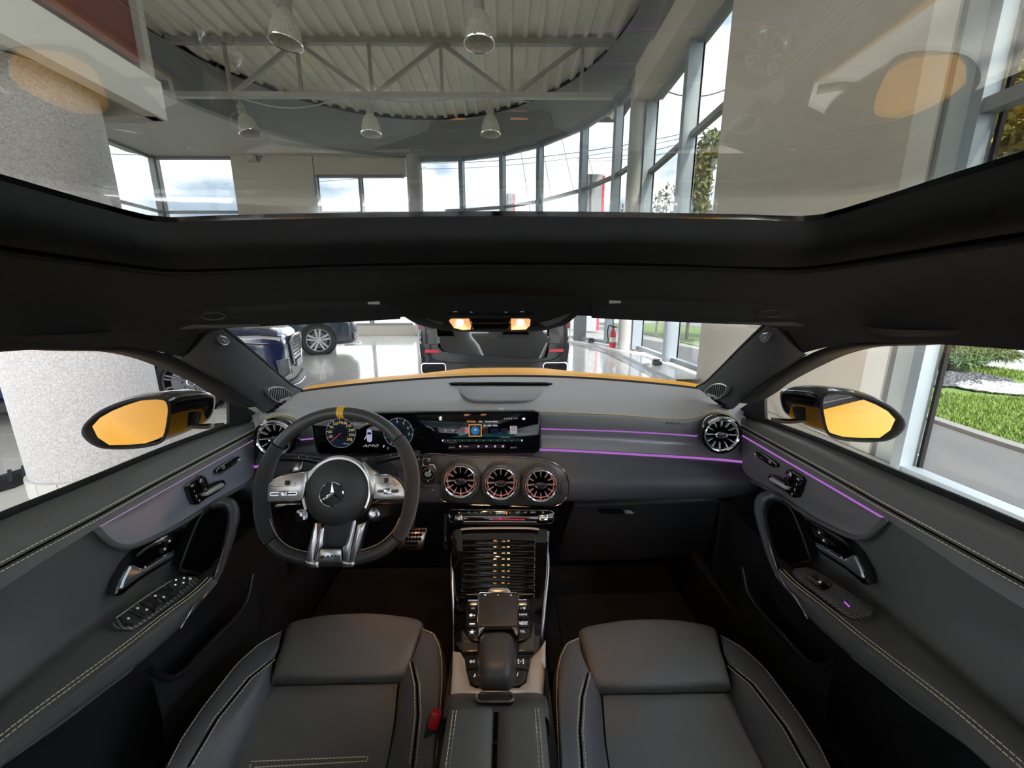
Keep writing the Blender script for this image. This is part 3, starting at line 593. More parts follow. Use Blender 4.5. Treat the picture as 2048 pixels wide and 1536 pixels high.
# ================================================================== OTHER CARS IN THE SHOWROOM
NAVY = pm('navy_paint', (.010, .018, .075), .18, spec=.5, coat=.8); INKY = pm('ink_blue_paint', (.010, .022, .055), .2, spec=.5, coat=.8); BLACKP = pm('black_paint', (.006, .007, .009), .16, spec=.3, coat=.15)
TYRE = pm('tyre_rubber', (.018, .018, .019), .85, spec=.2); RIMD = pm('rim_dark', (.08, .08, .085), .3, .8); RIMS = pm('rim_silver', (.48, .49, .50), .32, .85); LENS = pm('lamp_lens', (.70, .73, .75), .35); CARGL = pm('car_window', (.012, .014, .016), .06, coat=.5)
def car(name, label, o, al, paint, rims):
    t = thing(name, label, 'car', tuple(o)); h = V(math.sin(R(al)), math.cos(R(al)), 0); l = V(-h[1], h[0], 0)
    W = lambda x, y, z: np.asarray(o)+h*x+l*y+V(0, 0, z)
    st = [(.93, .50, .36, .70, .77), (.88, .66, .26, .78, .85), (.74, .82, .21, .85, .92), (.45, .92, .20, .91, .99), (0, .95, .20, .94, 1.03), (-.6, .95, .20, .94, 1.04), (-1.6, .95, .20, .97, 1.06), (-2.7, .96, .21, 1.0, 1.08), (-3.3, .95, .26, 1.02, 1.10), (-3.75, .93, .34, 1.02, 1.10), (-3.84, .90, .40, .98, 1.06), (-3.87, .82, .46, .90, .98)]
    rows = []
    for x, w, zb, zs, zt in st:
        half = [(w*.86, zb), (w*.96, zb+.06), (w, (zb+zs)/2+.02), (w*.985, zs-.06), (w*.93, zs), (w*.55, zt), (.0, zt+.015)]
        sec = half+[(-a, b) for a, b in half[-2::-1]]
        rows.append([W(x, a, b) for a, b in sec])
    o_, g = loft('body', rows, paint, t, nu=40, nv=60, ret=True)
    for gi, nm in ((0, 'nose'), (-1, 'tail')): mk(nm, list(g[gi])+[g[gi].mean(0)], [(i, i+1, 40) for i in range(39)]+[(39, 0, 40)], paint, t)
    gh = [(-.55, .80, 1.0, 1.03), (-1.0, .78, 1.0, 1.36), (-1.6, .76, 1.0, 1.60), (-2.7, .76, 1.0, 1.62), (-3.3, .74, 1.02, 1.50), (-3.72, .72, 1.02, 1.08)]
    loft('greenhouse', [[W(x, -w, zb), W(x, -w*.88, (zb+zt)/2+.05), W(x, -w*.72, zt), W(x, 0, zt+.02), W(x, w*.72, zt), W(x, w*.88, (zb+zt)/2+.05), W(x, w, zb)] for x, w, zb, zt in gh], CARGL, t, nu=28, nv=30)
    for x in (0, -2.85):
        for s in (-1, 1):
            c = W(x, s*1.0, .345); f = Frame(c, h*(-s) if s < 0 else -h, V(0, 0, 1)); 
            if f.n@(l*s) < 0: f = Frame(c, -f.u, f.v)
            lathe('wheel_arch', [(.405, -.25), (.405, .004), (.395, .010), (.385, -.25)], f, PLASTIC, t, 36, a0=-20, a1=200); lathe('arch_void', [(.40, -.02), (.0005, -.02)], f, VOID, t, 32)
            wh = lathe('tyre', [(.27, -.22), (.335, -.20), (.345, -.02), (.335, .012), (.285, .018), (.268, .0)], f, TYRE, t, 40)
            lathe('rim_edge', [(.272, .002), (.266, .012), (.250, .006), (.245, -.012)], f, rims[0], wh, 40); lathe('rim_barrel', [(.25, -.012), (.0005, -.017)], f, VOID, wh, 24); lathe('brake_disc', [(.19, -.010), (.10, -.009)], f, RIMD, wh, 28)
            n = rims[1]
            for k in range(n):
                for d in ((-1, 1) if rims[2] else (0,)):
                    a = 2*PI*k/n+PI/2; ca, sa = math.cos(a), math.sin(a); q = lambda r_, w_, hh: f.p(r_*ca-w_*sa, r_*sa+w_*ca, hh)
                    w0, w1, sp = rims[3]
                    b0, b1 = d*sp*.4, d*sp
                    v_ = [q(.05, b0-w0, .0), q(.05, b0+w0, .0), q(.255, b1+w1, .006), q(.255, b1-w1, .006), q(.05, b0-w0, -.04), q(.05, b0+w0, -.04), q(.255, b1+w1, -.03), q(.255, b1-w1, -.03)]
                    mk('spoke', v_, [(0, 1, 2, 3), (0, 3, 7, 4), (1, 5, 6, 2), (4, 7, 6, 5)], rims[0], wh, False)
            lathe('hub_cap', [(.062, -.01), (.055, .010), (.0003, .012)], f, rims[0], wh, 20); lathe('hub_ring', [(.045, .0115), (.040, .014), (.036, .0115)], f, CHROME, wh, 20)
    return t, W, h, l
# navy car on the left, nose towards the windows
oA = P(386, 763, Z=.345); hA = V(math.sin(R(70)), math.cos(R(70)), 0); lA = V(-hA[1], hA[0], 0); oA = V(oA[0], oA[1], 0)+lA*.955
ca_, WA, hA, lA = car('navy_car', 'navy blue car with black multi-spoke wheels behind the speckled column', oA, 70, NAVY, (RIMD, 10, True, (.008, .010, .022)))
prism('headlight', [WA(.36, -.955, .85), WA(.70, -.89, .845), WA(.89, -.67, .80), WA(.875, -.65, .73), WA(.72, -.87, .735), WA(.45, -.955, .78)], .05, LENS, ca_, .006, n=WA(.6, -.8, 0)-WA(0, 0, 0)); prism('light_bar', [WA(.40, -.965, .845), WA(.71, -.90, .838), WA(.895, -.68, .795), WA(.895, -.68, .78), WA(.71, -.90, .822), WA(.40, -.965, .83)], .01, ICON_DIM, ca_, n=WA(.6, -.8, 0)-WA(0, 0, 0))
gr = [WA(.95, -.46, .70), WA(.965, -.34, .79), WA(.965, .34, .79), WA(.95, .46, .70), WA(.94, .30, .40), WA(.94, -.30, .40)]
gri = prism('grille', gr, .03, PLASTIC_SAT, ca_, .004, n=hA); tube('headlight_rim', [WA(.36, -.962, .855), WA(.70, -.897, .85), WA(.895, -.675, .803), WA(.88, -.655, .725), WA(.72, -.877, .73), WA(.45, -.962, .775)], .008, PLASTIC, ca_, 5, True)
tube('grille_frame', [p+hA*.008 for p in gr], .016, CHROME, ca_, 6, True)
cells = []
for j in range(7):
    for i in range(-6, 7):
        y, z = i*.062+(j % 2)*.031, .43+j*.05
        if abs(y) < .27+.16*(z-.42)/.25: cells.append(prism_vf([WA(.968, y-.02, z), WA(.968, y, z+.018), WA(.968, y+.02, z), WA(.968, y, z-.018)], .006, 0, hA))
v, f = join_vf(cells); mk('grille_mesh', v, f, CHROME, ca_, False)
prism('air_intake', [WA(.84, -.80, .50), WA(.93, -.56, .50), WA(.93, -.52, .30), WA(.86, -.74, .28)], .02, PLASTIC_SAT, ca_, .004, n=WA(.9, -.45, 0)-WA(0, 0, 0)); tube('intake_trim', [WA(.835, -.82, .51), WA(.94, -.56, .51), WA(.945, -.51, .29), WA(.86, -.76, .27)], .008, ALU, ca_, 6, True)
loft('splitter', [[WA(.55, -.95, .17), WA(.85, -.82, .16), WA(1.0, -.5, .15), WA(1.02, 0, .15), WA(1.0, .5, .15)], [WA(.5, -.9, .22), WA(.8, -.78, .22), WA(.93, -.5, .22), WA(.95, 0, .22), WA(.93, .5, .22)]], PLASTIC, ca_, nu=24, thick=.02)
tube('splitter_edge', [WA(.55, -.955, .175), WA(.86, -.825, .165), WA(1.005, -.5, .155), WA(1.025, 0, .155)], .008, ALU, ca_, 6, n=24)
prism('number_plate', [WA(.985, -.25, .44), WA(.985, .25, .44), WA(.98, .25, .34), WA(.98, -.25, .34)], .01, pm('plate_blank', (.32, .32, .33), .4), ca_, n=hA)
bar('side_crease', WA(.3, -.962, .60), WA(-3, -.965, .62), .012, .012, NAVY, ca_); bar('rocker', WA(-.4, -.94, .20), WA(-2.4, -.94, .20), .03, .10, PLASTIC, ca_)
for x in (-.75, -1.75): bar('door_gap', WA(x, -.957, .32), WA(x-.03, -.95, .90), .012, .006, VOID, ca_, l if False else hA)
# second car further back
oB = P(637, 680, Z=.345); hB = V(math.sin(R(62)), math.cos(R(62)), 0); oB = V(oB[0], oB[1], 0)+V(-hB[1], hB[0], 0)*.955
cb_, WB, hB, lB = car('ink_blue_car', 'ink blue car with silver five-twin-spoke wheels parked beyond the navy one', oB, 62, INKY, (RIMS, 5, True, (.016, .022, .052)))
prism('headlight', [WB(.36, -.955, .84), WB(.70, -.89, .83), WB(.89, -.67, .78), WB(.875, -.65, .70), WB(.70, -.88, .72), WB(.45, -.955, .78)], .05, LENS, cb_, .006, n=WB(.6, -.8, 0)-WB(0, 0, 0))
prism('air_intake', [WB(.80, -.82, .48), WB(.93, -.56, .50), WB(.93, -.52, .30), WB(.82, -.79, .28)], .02, PLASTIC_SAT, cb_, .004, n=WB(.9, -.45, 0)-WB(0, 0, 0))
for k in range(3): bar('intake_fin', WB(.825-.0*k, -.83, .33+.06*k), WB(.945, -.53, .34+.06*k), .02, .012, ALU, cb_)
tube('splitter_edge', [WB(.55, -.955, .19), WB(.86, -.83, .18), WB(1.0, -.5, .17), WB(1.02, 0, .17)], .016, ALU, cb_, 6, n=24)
# black car straight ahead, seen from behind
oC = V(-.13, 8.66, 0)
cc_, WC, hC, lC = car('black_car', 'black car parked straight ahead, seen from behind over the yellow bonnet', oC, 0, BLACKP, (RIMD, 10, False, (.014, .012, .0)))
for s in (-1, 1):
    prism('rear_reflector', [WC(-3.90, s*.86, .655), WC(-3.905, s*.60, .645), WC(-3.905, s*.60, .615), WC(-3.90, s*.86, .615)], .06, pm('reflector_red', (.55, .02, .05), .2, emit=(.5, .02, .05), strength=.12) if 'reflector_red' not in MATS else MATS['reflector_red'], cc_, .004, n=-hC)
    prism('tail_light', [WC(-3.80, s*.95, .98), WC(-3.88, s*.55, .98), WC(-3.88, s*.55, .90), WC(-3.80, s*.95, .90)], .05, pm('tail_red', (.25, .01, .02), .15) if 'tail_red' not in MATS else MATS['tail_red'], cc_, .005, n=-hC)
    ex = [WC(-3.91, s*.76+a, .42+b) for a, b in rrect(.30, .13, .04)]
    prism('exhaust_tip', ex, .08, VOID, cc_, n=-hC); tube('exhaust_trim', ex, .011, CHROME, cc_, 6, True)
    tube('bumper_crease', [WC(-3.80, s*.93, .78), WC(-3.90, s*.80, .55), WC(-3.91, s*.62, .50), WC(-3.91, 0, .49)], .010, BLACKP, cc_, 6, n=24)
    bar('plate_glint', WC(-3.90, .38+.0*s, .52+.03*s), WC(-3.90, .30, .52+.03*s), .01, .01, CHROME, cc_)
    tube('bumper_edge', [WC(-3.76, s*.955, 1.0), WC(-3.80, s*.95, .70), WC(-3.82, s*.93, .52), WC(-3.80, s*.90, .36)], .009, DARKCHROME, cc_, 6, n=24)
loft('rear_bumper', [[WC(-3.80, -.94, z), WC(-3.885, -.80, z), WC(-3.90, 0, z), WC(-3.885, .80, z), WC(-3.80, .94, z)] for z in (.30, .34, .50, .60, .68, .72)], BLACKP, cc_, nu=30)
prism('diffuser', [WC(-3.905, -.55, .45), WC(-3.905, .55, .45), WC(-3.89, .50, .32), WC(-3.89, -.50, .32)], .02, PLASTIC_SAT, cc_, .005, n=-hC)
for k in range(9): bar('diffuser_fin', WC(-3.91, -.44+.11*k, .44), WC(-3.90, -.44+.11*k, .33), .02, .012, GLOSS, cc_, (0, 1, 0))
# ================================================================== CABIN: dashboard
dash = thing('dashboard', 'wide black dashboard with yellow seam and violet light strips under the windscreen', 'dashboard', (0, 1.1, .9))
def both(right):      # right half curve (from the centre outwards) -> full curve, left to right
    r = [np.asarray(p, float) for p in right]
    r[0] = V(0, r[0][1], r[0][2])
    return [mir(p) for p in r[:0:-1]]+r
D0 = both([P(990, 754, Y=1.40), P(1150, 757, Y=1.37), P(1290, 767, Y=1.31), P(1392, 778, Y=1.25), V(.74, 1.19, .95)])
D1 = both([P(990, 783, Y=1.23), P(1150, 785, Y=1.22), P(1290, 793, Y=1.18), P(1400, 803, Y=1.13), V(.73, 1.09, .945)])
D2 = both([P(990, 822, Y=1.072), P(1080, 823.5, Y=1.07), P(1237, 830, Y=1.065), P(1330, 837, Y=1.06), P(1365, 838, Y=1.055), P(1394, 834, Y=1.05), P(1417, 824, Y=1.045), P(1434, 821, Y=1.04), P(1455, 827, Y=1.04), P(1480, 848, Y=1.03)])
D1b = [a*.45+b*.55+V(0, 0, .004) for a, b in zip(catmull(D1, 21), catmull(D2, 21))]
D2b = [p+V(0, -.006, -.006) for p in catmull(D2, 61)]
D3 = both([P(990, 853, Y=1.08), P(1082, 856, Y=1.08), P(1237, 861, Y=1.07), P(1330, 866, Y=1.065), P(1401, 871, Y=1.06), P(1482, 876, Y=1.05)])
loft('top_pad', [D0, D1, D1b, D2], DASH_LIT, dash, nu=90, nv=24)
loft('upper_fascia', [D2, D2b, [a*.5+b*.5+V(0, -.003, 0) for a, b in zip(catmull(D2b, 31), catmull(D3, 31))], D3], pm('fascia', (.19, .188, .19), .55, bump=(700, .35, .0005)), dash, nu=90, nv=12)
for dz in (.0015,):
    tube('seam_piping', [p+V(0, -.001, .0012) for p in catmull(D2, 90)], .0013, STITCH_Y, dash, 5)
stitches('seam_stitching', [p+V(0, -.0035, -.003) for p in catmull(D2, 90)], STITCH_Y, dash, .007, .005, .0006)
D4 = both([P(990, 896, Y=1.06), P(1084, 896, Y=1.06), P(1282, 906, Y=1.055), P(1439, 916, Y=1.04), P(1490, 921, Y=1.03)])
D3l = [p+V(0, 0, -.004) for p in catmull(D3, 41)]
DM = [a*.5+b*.5+V(0, .02, 0) for a, b in zip(catmull(D3, 31), catmull(D4, 31))]
loft('trim_band', [D3l, DM, D4], TRIM_DASH, dash, nu=80, nv=10)
def ribbon(name, c, drop, m, par, y=0, n=80, part=None):
    c = catmull(c, n)
    if part: c = c[int(part[0]*n):int(part[1]*n)]
    return loft(name, [c+V(0, -.0015+y, .0), c+V(0, -.003+y, -drop/2), c+V(0, -.0015+y, -drop)], m, par, nu=len(c), nv=None)
ribbon('upper_light_strip', D3, .0042, AMB, dash)
ribbon('lower_light_strip', D4, .008, AMB, dash, -.002)
D5t = [p+V(0, -.004, -.0075) for p in catmull(D4, 41)]
D5 = both([P(990, 930, Y=1.03), P(1080, 930, Y=1.03), P(1282, 937, Y=1.015), P(1450, 945, Y=.995), P(1520, 950, Y=.99)])
D6 = both([P(990, 966, Y=1.0), P(1120, 967, Y=.995), P(1300, 967, Y=.98), P(1470, 964, Y=.955), V(.725, .955, .77)])
D7 = both([P(990, 1000, Y=1.0), P(1120, 1002, Y=.995), P(1305, 999, Y=.985), P(1450, 994, Y=.96), V(.725, .96, .735)])
D8 = [p+V(0, .05, -.012) for p in catmull(D7, 21)]
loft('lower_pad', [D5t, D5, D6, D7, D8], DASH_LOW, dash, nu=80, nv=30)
# centre speaker lid and defroster slot on the pad
def on_dash(px, py):      # nearest depth on the top pad for a pixel
    best = None
    for Yv in np.linspace(1.0, 1.42, 85):
        p = P(px, py, Y=Yv); zt = np.interp(Yv, [1.06, 1.12, 1.22, 1.40], [D2[len(D2)//2][2], .955, D1[len(D1)//2][2], D0[len(D0)//2][2]])
        if best is None or abs(p[2]-zt) < best[0]: best = (abs(p[2]-zt), p)
    return best[1]
lid = [on_dash(x, y)+V(0, 0, .004) for x, y in [(918, 777), (1000, 776), (1082, 777), (1079, 788), (1068, 797), (1054, 801.5), (1000, 803), (948, 801.5), (933, 797), (922, 788)]]
prism('speaker_lid', lid, .006, pm('lid', (.17, .168, .17), .6, bump=(1500, .6, .0005)), dash, .002, n=V(0, -.2, 1))
prism('defroster_slot', [on_dash(x, y)+V(0, 0, .004) for x, y in [(898, 768), (910, 766.5), (1090, 766.5), (1105, 769), (1095, 771.5), (905, 771.5)]], .004, VOID, dash, n=V(0, -.2, 1))
sl = [on_dash(x, y)+V(0, 0, .0048) for x, y in [(905, 769), (1000, 768), (1098, 769)]]
for k in range(3): tube('defroster_slat', [p+V(0, -.006+.006*k, 0) for p in sl], .0012, PLASTIC_SAT, dash, 5, n=12)
for s in (-1, 1):     # slotted side vents near the pillars
    for k in range(4):
        a = P(1422+k*7, 798+k*6, Y=1.10-.012*k); a = a if s > 0 else mir(a); d = V(s*.012, -.018, -.002)
        bar('demister_slot', a+V(0, 0, .004), a+d+V(0, 0, .004), .006, .003, VOID, dash)
FA = Frame(P(1350, 847, Y=1.052), V(1, -.06, -.03), V(0, .25, 1))
text('airbag_lettering', 'AIRBAG', FA, 0, 0, .011, PRINT_DK, dash, c=.002, sx_=1.5)
FS = Frame(P(1002, 819, Y=1.062), V(1, 0, 0), V(0, .3, 1))
prism('sunlight_sensor', FS.rect(0, 0, .013, .009, .002, .006), .012, pm('sensor_white', (.5, .5, .5), .4), dash, .002)

# carbon centre panel and the turbine vents
FC = Frame(P(1003, 968, Y=.995), V(1, 0, 0), V(0, .16, 1))
cout = FC.pxs([(842, 913), (930, 913), (1010, 913), (1066, 917), (1104, 924), (1127, 940), (1136, 961), (1136, 986), (1125, 1005), (1100, 1013), (1003, 1011), (905, 1006), (880, 998), (866, 980), (842, 975)])
prism('carbon_panel', cout, .05, CARBON, dash, .004)
FCL = Frame(P(620, 930, Y=1.02), V(1, 0, 0), V(0, .16, 1))
prism('carbon_panel', FCL.pxs([(520, 914), (645, 912), (842, 912), (842, 950), (760, 975), (560, 975), (515, 960)]), .04, CARBON, dash, .004)
tube('carbon_rim', [p+FC.n*.0015 for p in catmull(cout, 90, True)], .0014, DARKCHROME, dash, 5, True)
BLADE = pm('vent_blade_silver', (.66, .64, .63), .35, .35)
def vent(c, n, rad, warm, tilt=0):
    up = V(0, 0, 1); u = np.cross(up, n); f = Frame(c, u, np.cross(n, u))
    hs = lathe('vent_housing', [(rad*1.02, -.05), (rad*1.22, -.03), (rad*1.22, -.006), (rad*1.16, .002), (rad*1.04, .003), (rad*1.0, -.002)], f, CARBON if warm else GLOSS, dash, 40)
    lathe('vent_ring', [(rad*1.03, -.003), (rad*1.02, .005), (rad*.97, .008), (rad*.88, .004), (rad*.84, -.006)], f, CHROME, hs, 44)
    lathe('vent_throat', [(rad*.86, -.004), (rad*.80, -.02), (rad*.3, -.028), (.0005, -.028)], f, VOID, hs, 32)
    if warm: lathe('vent_light_ring', [(rad*.86, -.0045), (rad*.80, -.009)], f, pm('vent_glow', (.05, .01, .01), .5, emit=(1, .25, .25), strength=.35) if 'vent_glow' not in MATS else MATS['vent_glow'], hs, 36)
    me = None
    for k in range(12):
        a = 2*PI*(k+.0)/12; r0, r1 = rad*.50, rad*.85; ca, sa = math.cos(a), math.sin(a)
        if k in (0, 6): r0 = rad*.36
        def q(r_, w, h): return f.p(r_*ca-w*sa, r_*sa+w*ca, h)
        w0, w1 = rad*.010, rad*.034
        v = [q(r0, -w0, -.004), q(r0, w0, -.004), q(r1, w1, -.002), q(r1, -w1, -.002), q(r0, 0, -.014), q(r1, 0, -.016)]
        mk('vent_blade', v, [(0, 1, 2, 3), (0, 4, 1), (3, 2, 5), (0, 3, 5, 4), (1, 4, 5, 2)], BLADE, hs, False)
    lathe('vent_knob_ring', [(rad*.34, -.012), (rad*.35, .001), (rad*.29, .004), (rad*.24, .001)], f, CHROME, hs, 28, sx_=1.05, sy_=.62)
    lathe('vent_knob', [(rad*.27, -.002), (rad*.26, .002), (rad*.12, .004), (.0003, .004)], f, PLASTIC_SAT, hs, 24, sx_=1.05, sy_=.6)
    return f
for x, y in ((920.8, 962.7), (1001.8, 967), (1082, 971)):
    vent(P(x, y, Y=.965), V(0, -1, .12)/1.007, .0445, True)
vr = P(1443, 870, Y=1.0); 
vent(vr, V(-.12, -1, .05)/1.008, .046, False); vent(mir(vr), V(.12, -1, .05)/1.008, .046, False)

# start button module on the centre panel
FB = Frame(P(857, 945, Y=.975), V(1, .1, 0), V(0, .16, 1))
sm = prism('start_module', FB.pxs([(843, 935), (848, 930), (866, 930), (871, 938), (871, 963), (866, 969), (849, 970), (843, 964)]), .03, PLASTIC_SAT, dash, .003)
tube('module_bezel', FB.pxs([(842, 935), (848, 929), (867, 929), (872, 938), (872, 963), (867, 970), (848, 971), (842, 964)], .0005), .001, ALU, sm, 5, True)
a, b = FB.px(856.5, 947.5); fb = Frame(FB.p(a, b, .001), FB.u, FB.v)
lathe('start_button', [(.0155, -.002), (.0155, .003), (.014, .004), (.0003, .0035)], fb, GLOSS, sm, 28)
lathe('start_button_ring', [(.0165, 0), (.0165, .004), (.0155, .004), (.0152, .001)], fb, ALU, sm, 28)
for k, t in enumerate(('START', 'ENGINE', 'STOP')): text('start_lettering', t, fb, 0, .005-.005*k, .0052, ICON_DIM, sm, .0048)
prism('parking_brake_switch', Frame(FB.p(*FB.px(853, 923), .006), FB.u, FB.v).rect(0, 0, .017, .019, .005), .03, PLASTIC_SAT, dash, .002)
tube('module_bezel', Frame(FB.p(*FB.px(853, 923), .006), FB.u, FB.v).rect(0, 0, .018, .02, .005), .0009, ALU, dash, 5, True)
text('brake_icon', 'P', FB, *FB.px(856.5, 962), .007, ICON_DIM, sm, .002)

# glove box and knee panels, all in the dark below the pad
gb = [P(1150, 1010, Y=1.03), P(1300, 1006, Y=1.03), P(1440, 1002, Y=1.01), V(.62, 1.02, .50), V(.40, 1.03, .47), V(.17, 1.03, .47)]
g = prism('glove_box_door', gb, .02, PLASTIC, dash, .004, n=V(0, -1, .05))
hx = [P(1195, 1020, Y=1.022), P(1262, 1020, Y=1.022), P(1271, 1028, Y=1.018), P(1200, 1027, Y=1.018)]
prism('glove_box_handle', hx, .012, VOID, g, .001, n=V(0, -1, .05))
prism('handle_lip', [P(1247, 1020.5, Y=1.016), P(1261, 1020.5, Y=1.016), P(1271, 1028, Y=1.012), P(1250, 1028, Y=1.012)], .01, PLASTIC_SAT, g, .001, n=V(0, -1, .05))
prism('knee_panel', [V(-.70, 1.02, .74), V(-.16, 1.0, .74), V(-.14, 1.05, .62), V(-.68, 1.06, .60)], .02, PLASTIC, dash, .01, n=V(0, -1, .1))
box('dash_end_cap', (.735, 1.05, .74), (.02, .30, .26), PLASTIC, dash); box('dash_end_cap', (-.735, 1.05, .74), (.02, .30, .26), PLASTIC, dash)

# ================================================================== display panel
dpl = P(850, 865, Y=1.032)
FD = Frame(dpl, V(1, 0, 0)+0*V(0, 0, 0), V(0, .17, 1))
disp = thing('infotainment_display', 'wide black glass display with round dials and a radio screen', 'display', tuple(dpl))
prism('display_housing', FD.pxs([(622, 846), (623, 832), (632, 827.5), (850, 824), (1068, 822), (1077, 825), (1081, 833), (1080.5, 893), (1077, 903), (1068, 907.5), (850, 908.5), (641, 908.5), (634, 904), (630, 892)]), .025, SCREEN, disp, .003)
tube('display_edge', FD.pxs([(622, 846), (623, 832), (632, 827.5), (850, 824), (1068, 822), (1077, 825), (1081, 833), (1080.5, 893), (1077, 903), (1068, 907.5), (850, 908.5), (641, 908.5), (634, 904), (630, 892)], -.002), .0022, PLASTIC_SAT, disp, 6, True)
MM = .00134                                        # metres per photograph pixel on this panel
DIALBLUE = emis('dial_blue', (.008, .016, .028), .8); RIMW = emis('dial_rim', (.22, .25, .28), .8); SCRDARK = emis('screen_dark', (.012, .014, .02), .5)
def dial(cx, cy_, r, nums, a0, a1, needle):
    a, b = FD.px(cx, cy_); f = Frame(FD.p(a, b, .0008), FD.u, FD.v)
    d = lathe('dial_face', [(r, 0), (r*.45, .0001)], f, DIALBLUE, disp, 40)
    lathe('dial_rim', [(r*1.03, .0002), (r, .0004)], f, RIMW, d, 44)
    lathe('dial_center', [(r*.45, .0002), (.0002, .0002)], f, SCRDARK, d, 28)
    for k, s in enumerate(nums):
        t = R(a0+(a1-a0)*k/(len(nums)-1)); text('dial_number', s, f, r*.74*math.cos(t), r*.74*math.sin(t), r*.25, GOLD, d, .0008)
        q0, q1 = r*.9, r*.98
        bar('dial_tick', f.p(q0*math.cos(t), q0*math.sin(t), .0008), f.p(q1*math.cos(t), q1*math.sin(t), .0008), .0008, .0003, ICON, d, f.n)
    t = R(needle); bar('dial_needle', f.p(0, 0, .001), f.p(r*.93*math.cos(t), r*.93*math.sin(t), .001), .0011, .0004, GLOWRED, d, f.n)
    return f
f1 = dial(682, 866, .0405, ['30', '60', '90', '120', '150', '180', '210', '240', '270', '300'], 199, -37, 221)
f2 = dial(797, 865, .0405, ['0', '1', '2', '3', '4', '5', '6', '7'], 236, -10, 236)
text('range_text', '140 km', f1, .014, -.030, .006, ICON_DIM, disp, .001)
text('drive_letter', 'P', FD, *FD.px(768, 893), .010, ICON, disp, .001); text('drive_letter', 'C', FD, *FD.px(776.5, 896.5), .009, emis('screen_blue', (.15, .4, .8), .9), disp, .001)
text('panel_lettering', 'AMG', FD, *FD.px(741, 891.5), .0105, ICON_DIM, disp, .001, shear=.3, sx_=1.9)
text('temperature_text', '31 °C', FD, *FD.px(714, 838), .0075, ICON_DIM, disp, .001)
text('fault_symbol', 'U!', FD, *FD.px(736, 845.5), .0105, ORANGE, disp, .001)
bar('screen_line', FD.p(*FD.px(709, 849.5), .001), FD.p(*FD.px(765, 849.5), .001), .0006, .0003, emis('line_warm', (.4, .2, .08), .6), disp, FD.n)
ci = Frame(FD.p(*FD.px(739, 871), .001), FD.u, FD.v)
tc_ = prism('car_symbol', ci.pts([(-.006, -.017), (-.0075, -.010), (-.0075, .009), (-.006, .016), (0, .018), (.006, .016), (.0075, .009), (.0075, -.010), (.006, -.017), (0, -.019)]), .0003, emis('car_symbol', (.36, .36, .55), 1.0), disp)
prism('car_symbol_glass', ci.pts([(-.005, .003), (-.0058, .008), (0, .010), (.0058, .008), (.005, .003)], .0004), .0003, SCRDARK, tc_)
bar('car_symbol_door', ci.p(-.0075, .0, .0005), ci.p(-.014, -.011, .0005), .0015, .0003, ICON, tc_, FD.n)
# radio screen
def at(px, py): return FD.px(px, py)
def scr(name, px, py, w, h, m, c=.0008, r=.0006): return prism(name, FD.rect(*at(px, py), w*MM, h*MM, r, c), .0003, m, disp)
scr('home_icon', 881, 838.5, 5, 4, ICON); prism('home_icon', FD.pts([(at(877, 836)[0], at(877, 836)[1]), (at(885, 836)[0], at(885, 836)[1]), (at(881, 832)[0], at(881, 832)[1])], .0008), .0003, ICON, disp)
text('screen_text', 'FM/DAB', FD, *at(942.5, 843), .0068, ORANGE, disp, .001); text('screen_text', 'AM', FD, *at(961, 843), .0068, ICON, disp, .001)
text('screen_text', 'TuneIn Radio', FD, *at(983, 843), .0068, ICON, disp, .001); text('screen_text', '99.1•99.1 MHz', FD, *at(981, 851.3), .0068, ICON, disp, .001)
text('screen_text', '02:09', FD, *at(1031, 837), .0055, ICON_DIM, disp, .001)
for k, x in enumerate((1009, 1014, 1018.5, 1023)): scr('status_icon', x, 837, 2.6, 2.4, ICON_DIM)
scr('message_icon', 1047.5, 837.5, 6, 4.2, ICON, r=.001)
scr('cover_frame', 950.4, 860.8, 27, 25.5, ORANGE, .0006); scr('cover_art', 950.4, 860.8, 24, 22.5, emis('cover_dark', (.02, .03, .04), .8), .0009)
lathe('cover_disc', [(.0118, 0), (.0001, .0001)], Frame(FD.p(*at(950.4, 861), .0012), FD.u, FD.v), emis('cover_blue', (.03, .16, .35), .9), disp, 24)
scr('cover_mark', 950.8, 859.6, 4, 2.2, ICON, .0014)
scr('station_tile', 925, 860.5, 9, 13, emis('tile_grey', (.12, .10, .11), .8)); scr('station_tile', 933.5, 860.5, 8, 13, emis('tile_rose', (.35, .22, .24), .8)); scr('station_bar', 933, 860.5, 7, 2.5, GLOWRED, .001)
scr('station_tile', 971, 862, 10, 12, emis('tile_d1', (.05, .02, .012), .6)); scr('station_tile', 989, 862, 18, 12, emis('tile_d2', (.01, .015, .035), .6)); scr('station_tile', 1008, 862, 14, 12, emis('tile_d3', (.02, .02, .04), .6))
t_ = scr('station_tile', 1027, 859.8, 15, 17, emis('tile_light', (.40, .38, .38), .8)); lathe('tile_ring', [(.0052, .0), (.0040, .0)], Frame(FD.p(*at(1027, 857.5), .0012), FD.u, FD.v), PRINT_DK, disp, 20)
prism('screen_floor_glow', FD.pts([at(935, 868), at(1012, 866.5), at(1040, 873), at(900, 875)], .0003), .0002, emis('teal_glow', (.01, .05, .07), .7), disp)
scr('tuning_bar', 964, 880.5, 164, 6, emis('bar_green', (.012, .03, .022), .8), .0008)
for k in range(10): scr('tuning_mark', 896+14.2*k, 880.7, 1.2, 1.8, ICON_DIM, .0012)
for x in (885.5, 1044): scr('tuning_arrow', x, 880.7, 2.4, 3.6, ICON, .0012)
scr('menu_bar', 965, 892.7, 97, 8.5, emis('bar_plum', (.022, .012, .02), .8), .0008)
text('screen_text', 'Station', FD, *at(932, 892.6), .0052, ICON_DIM, disp, .0014)
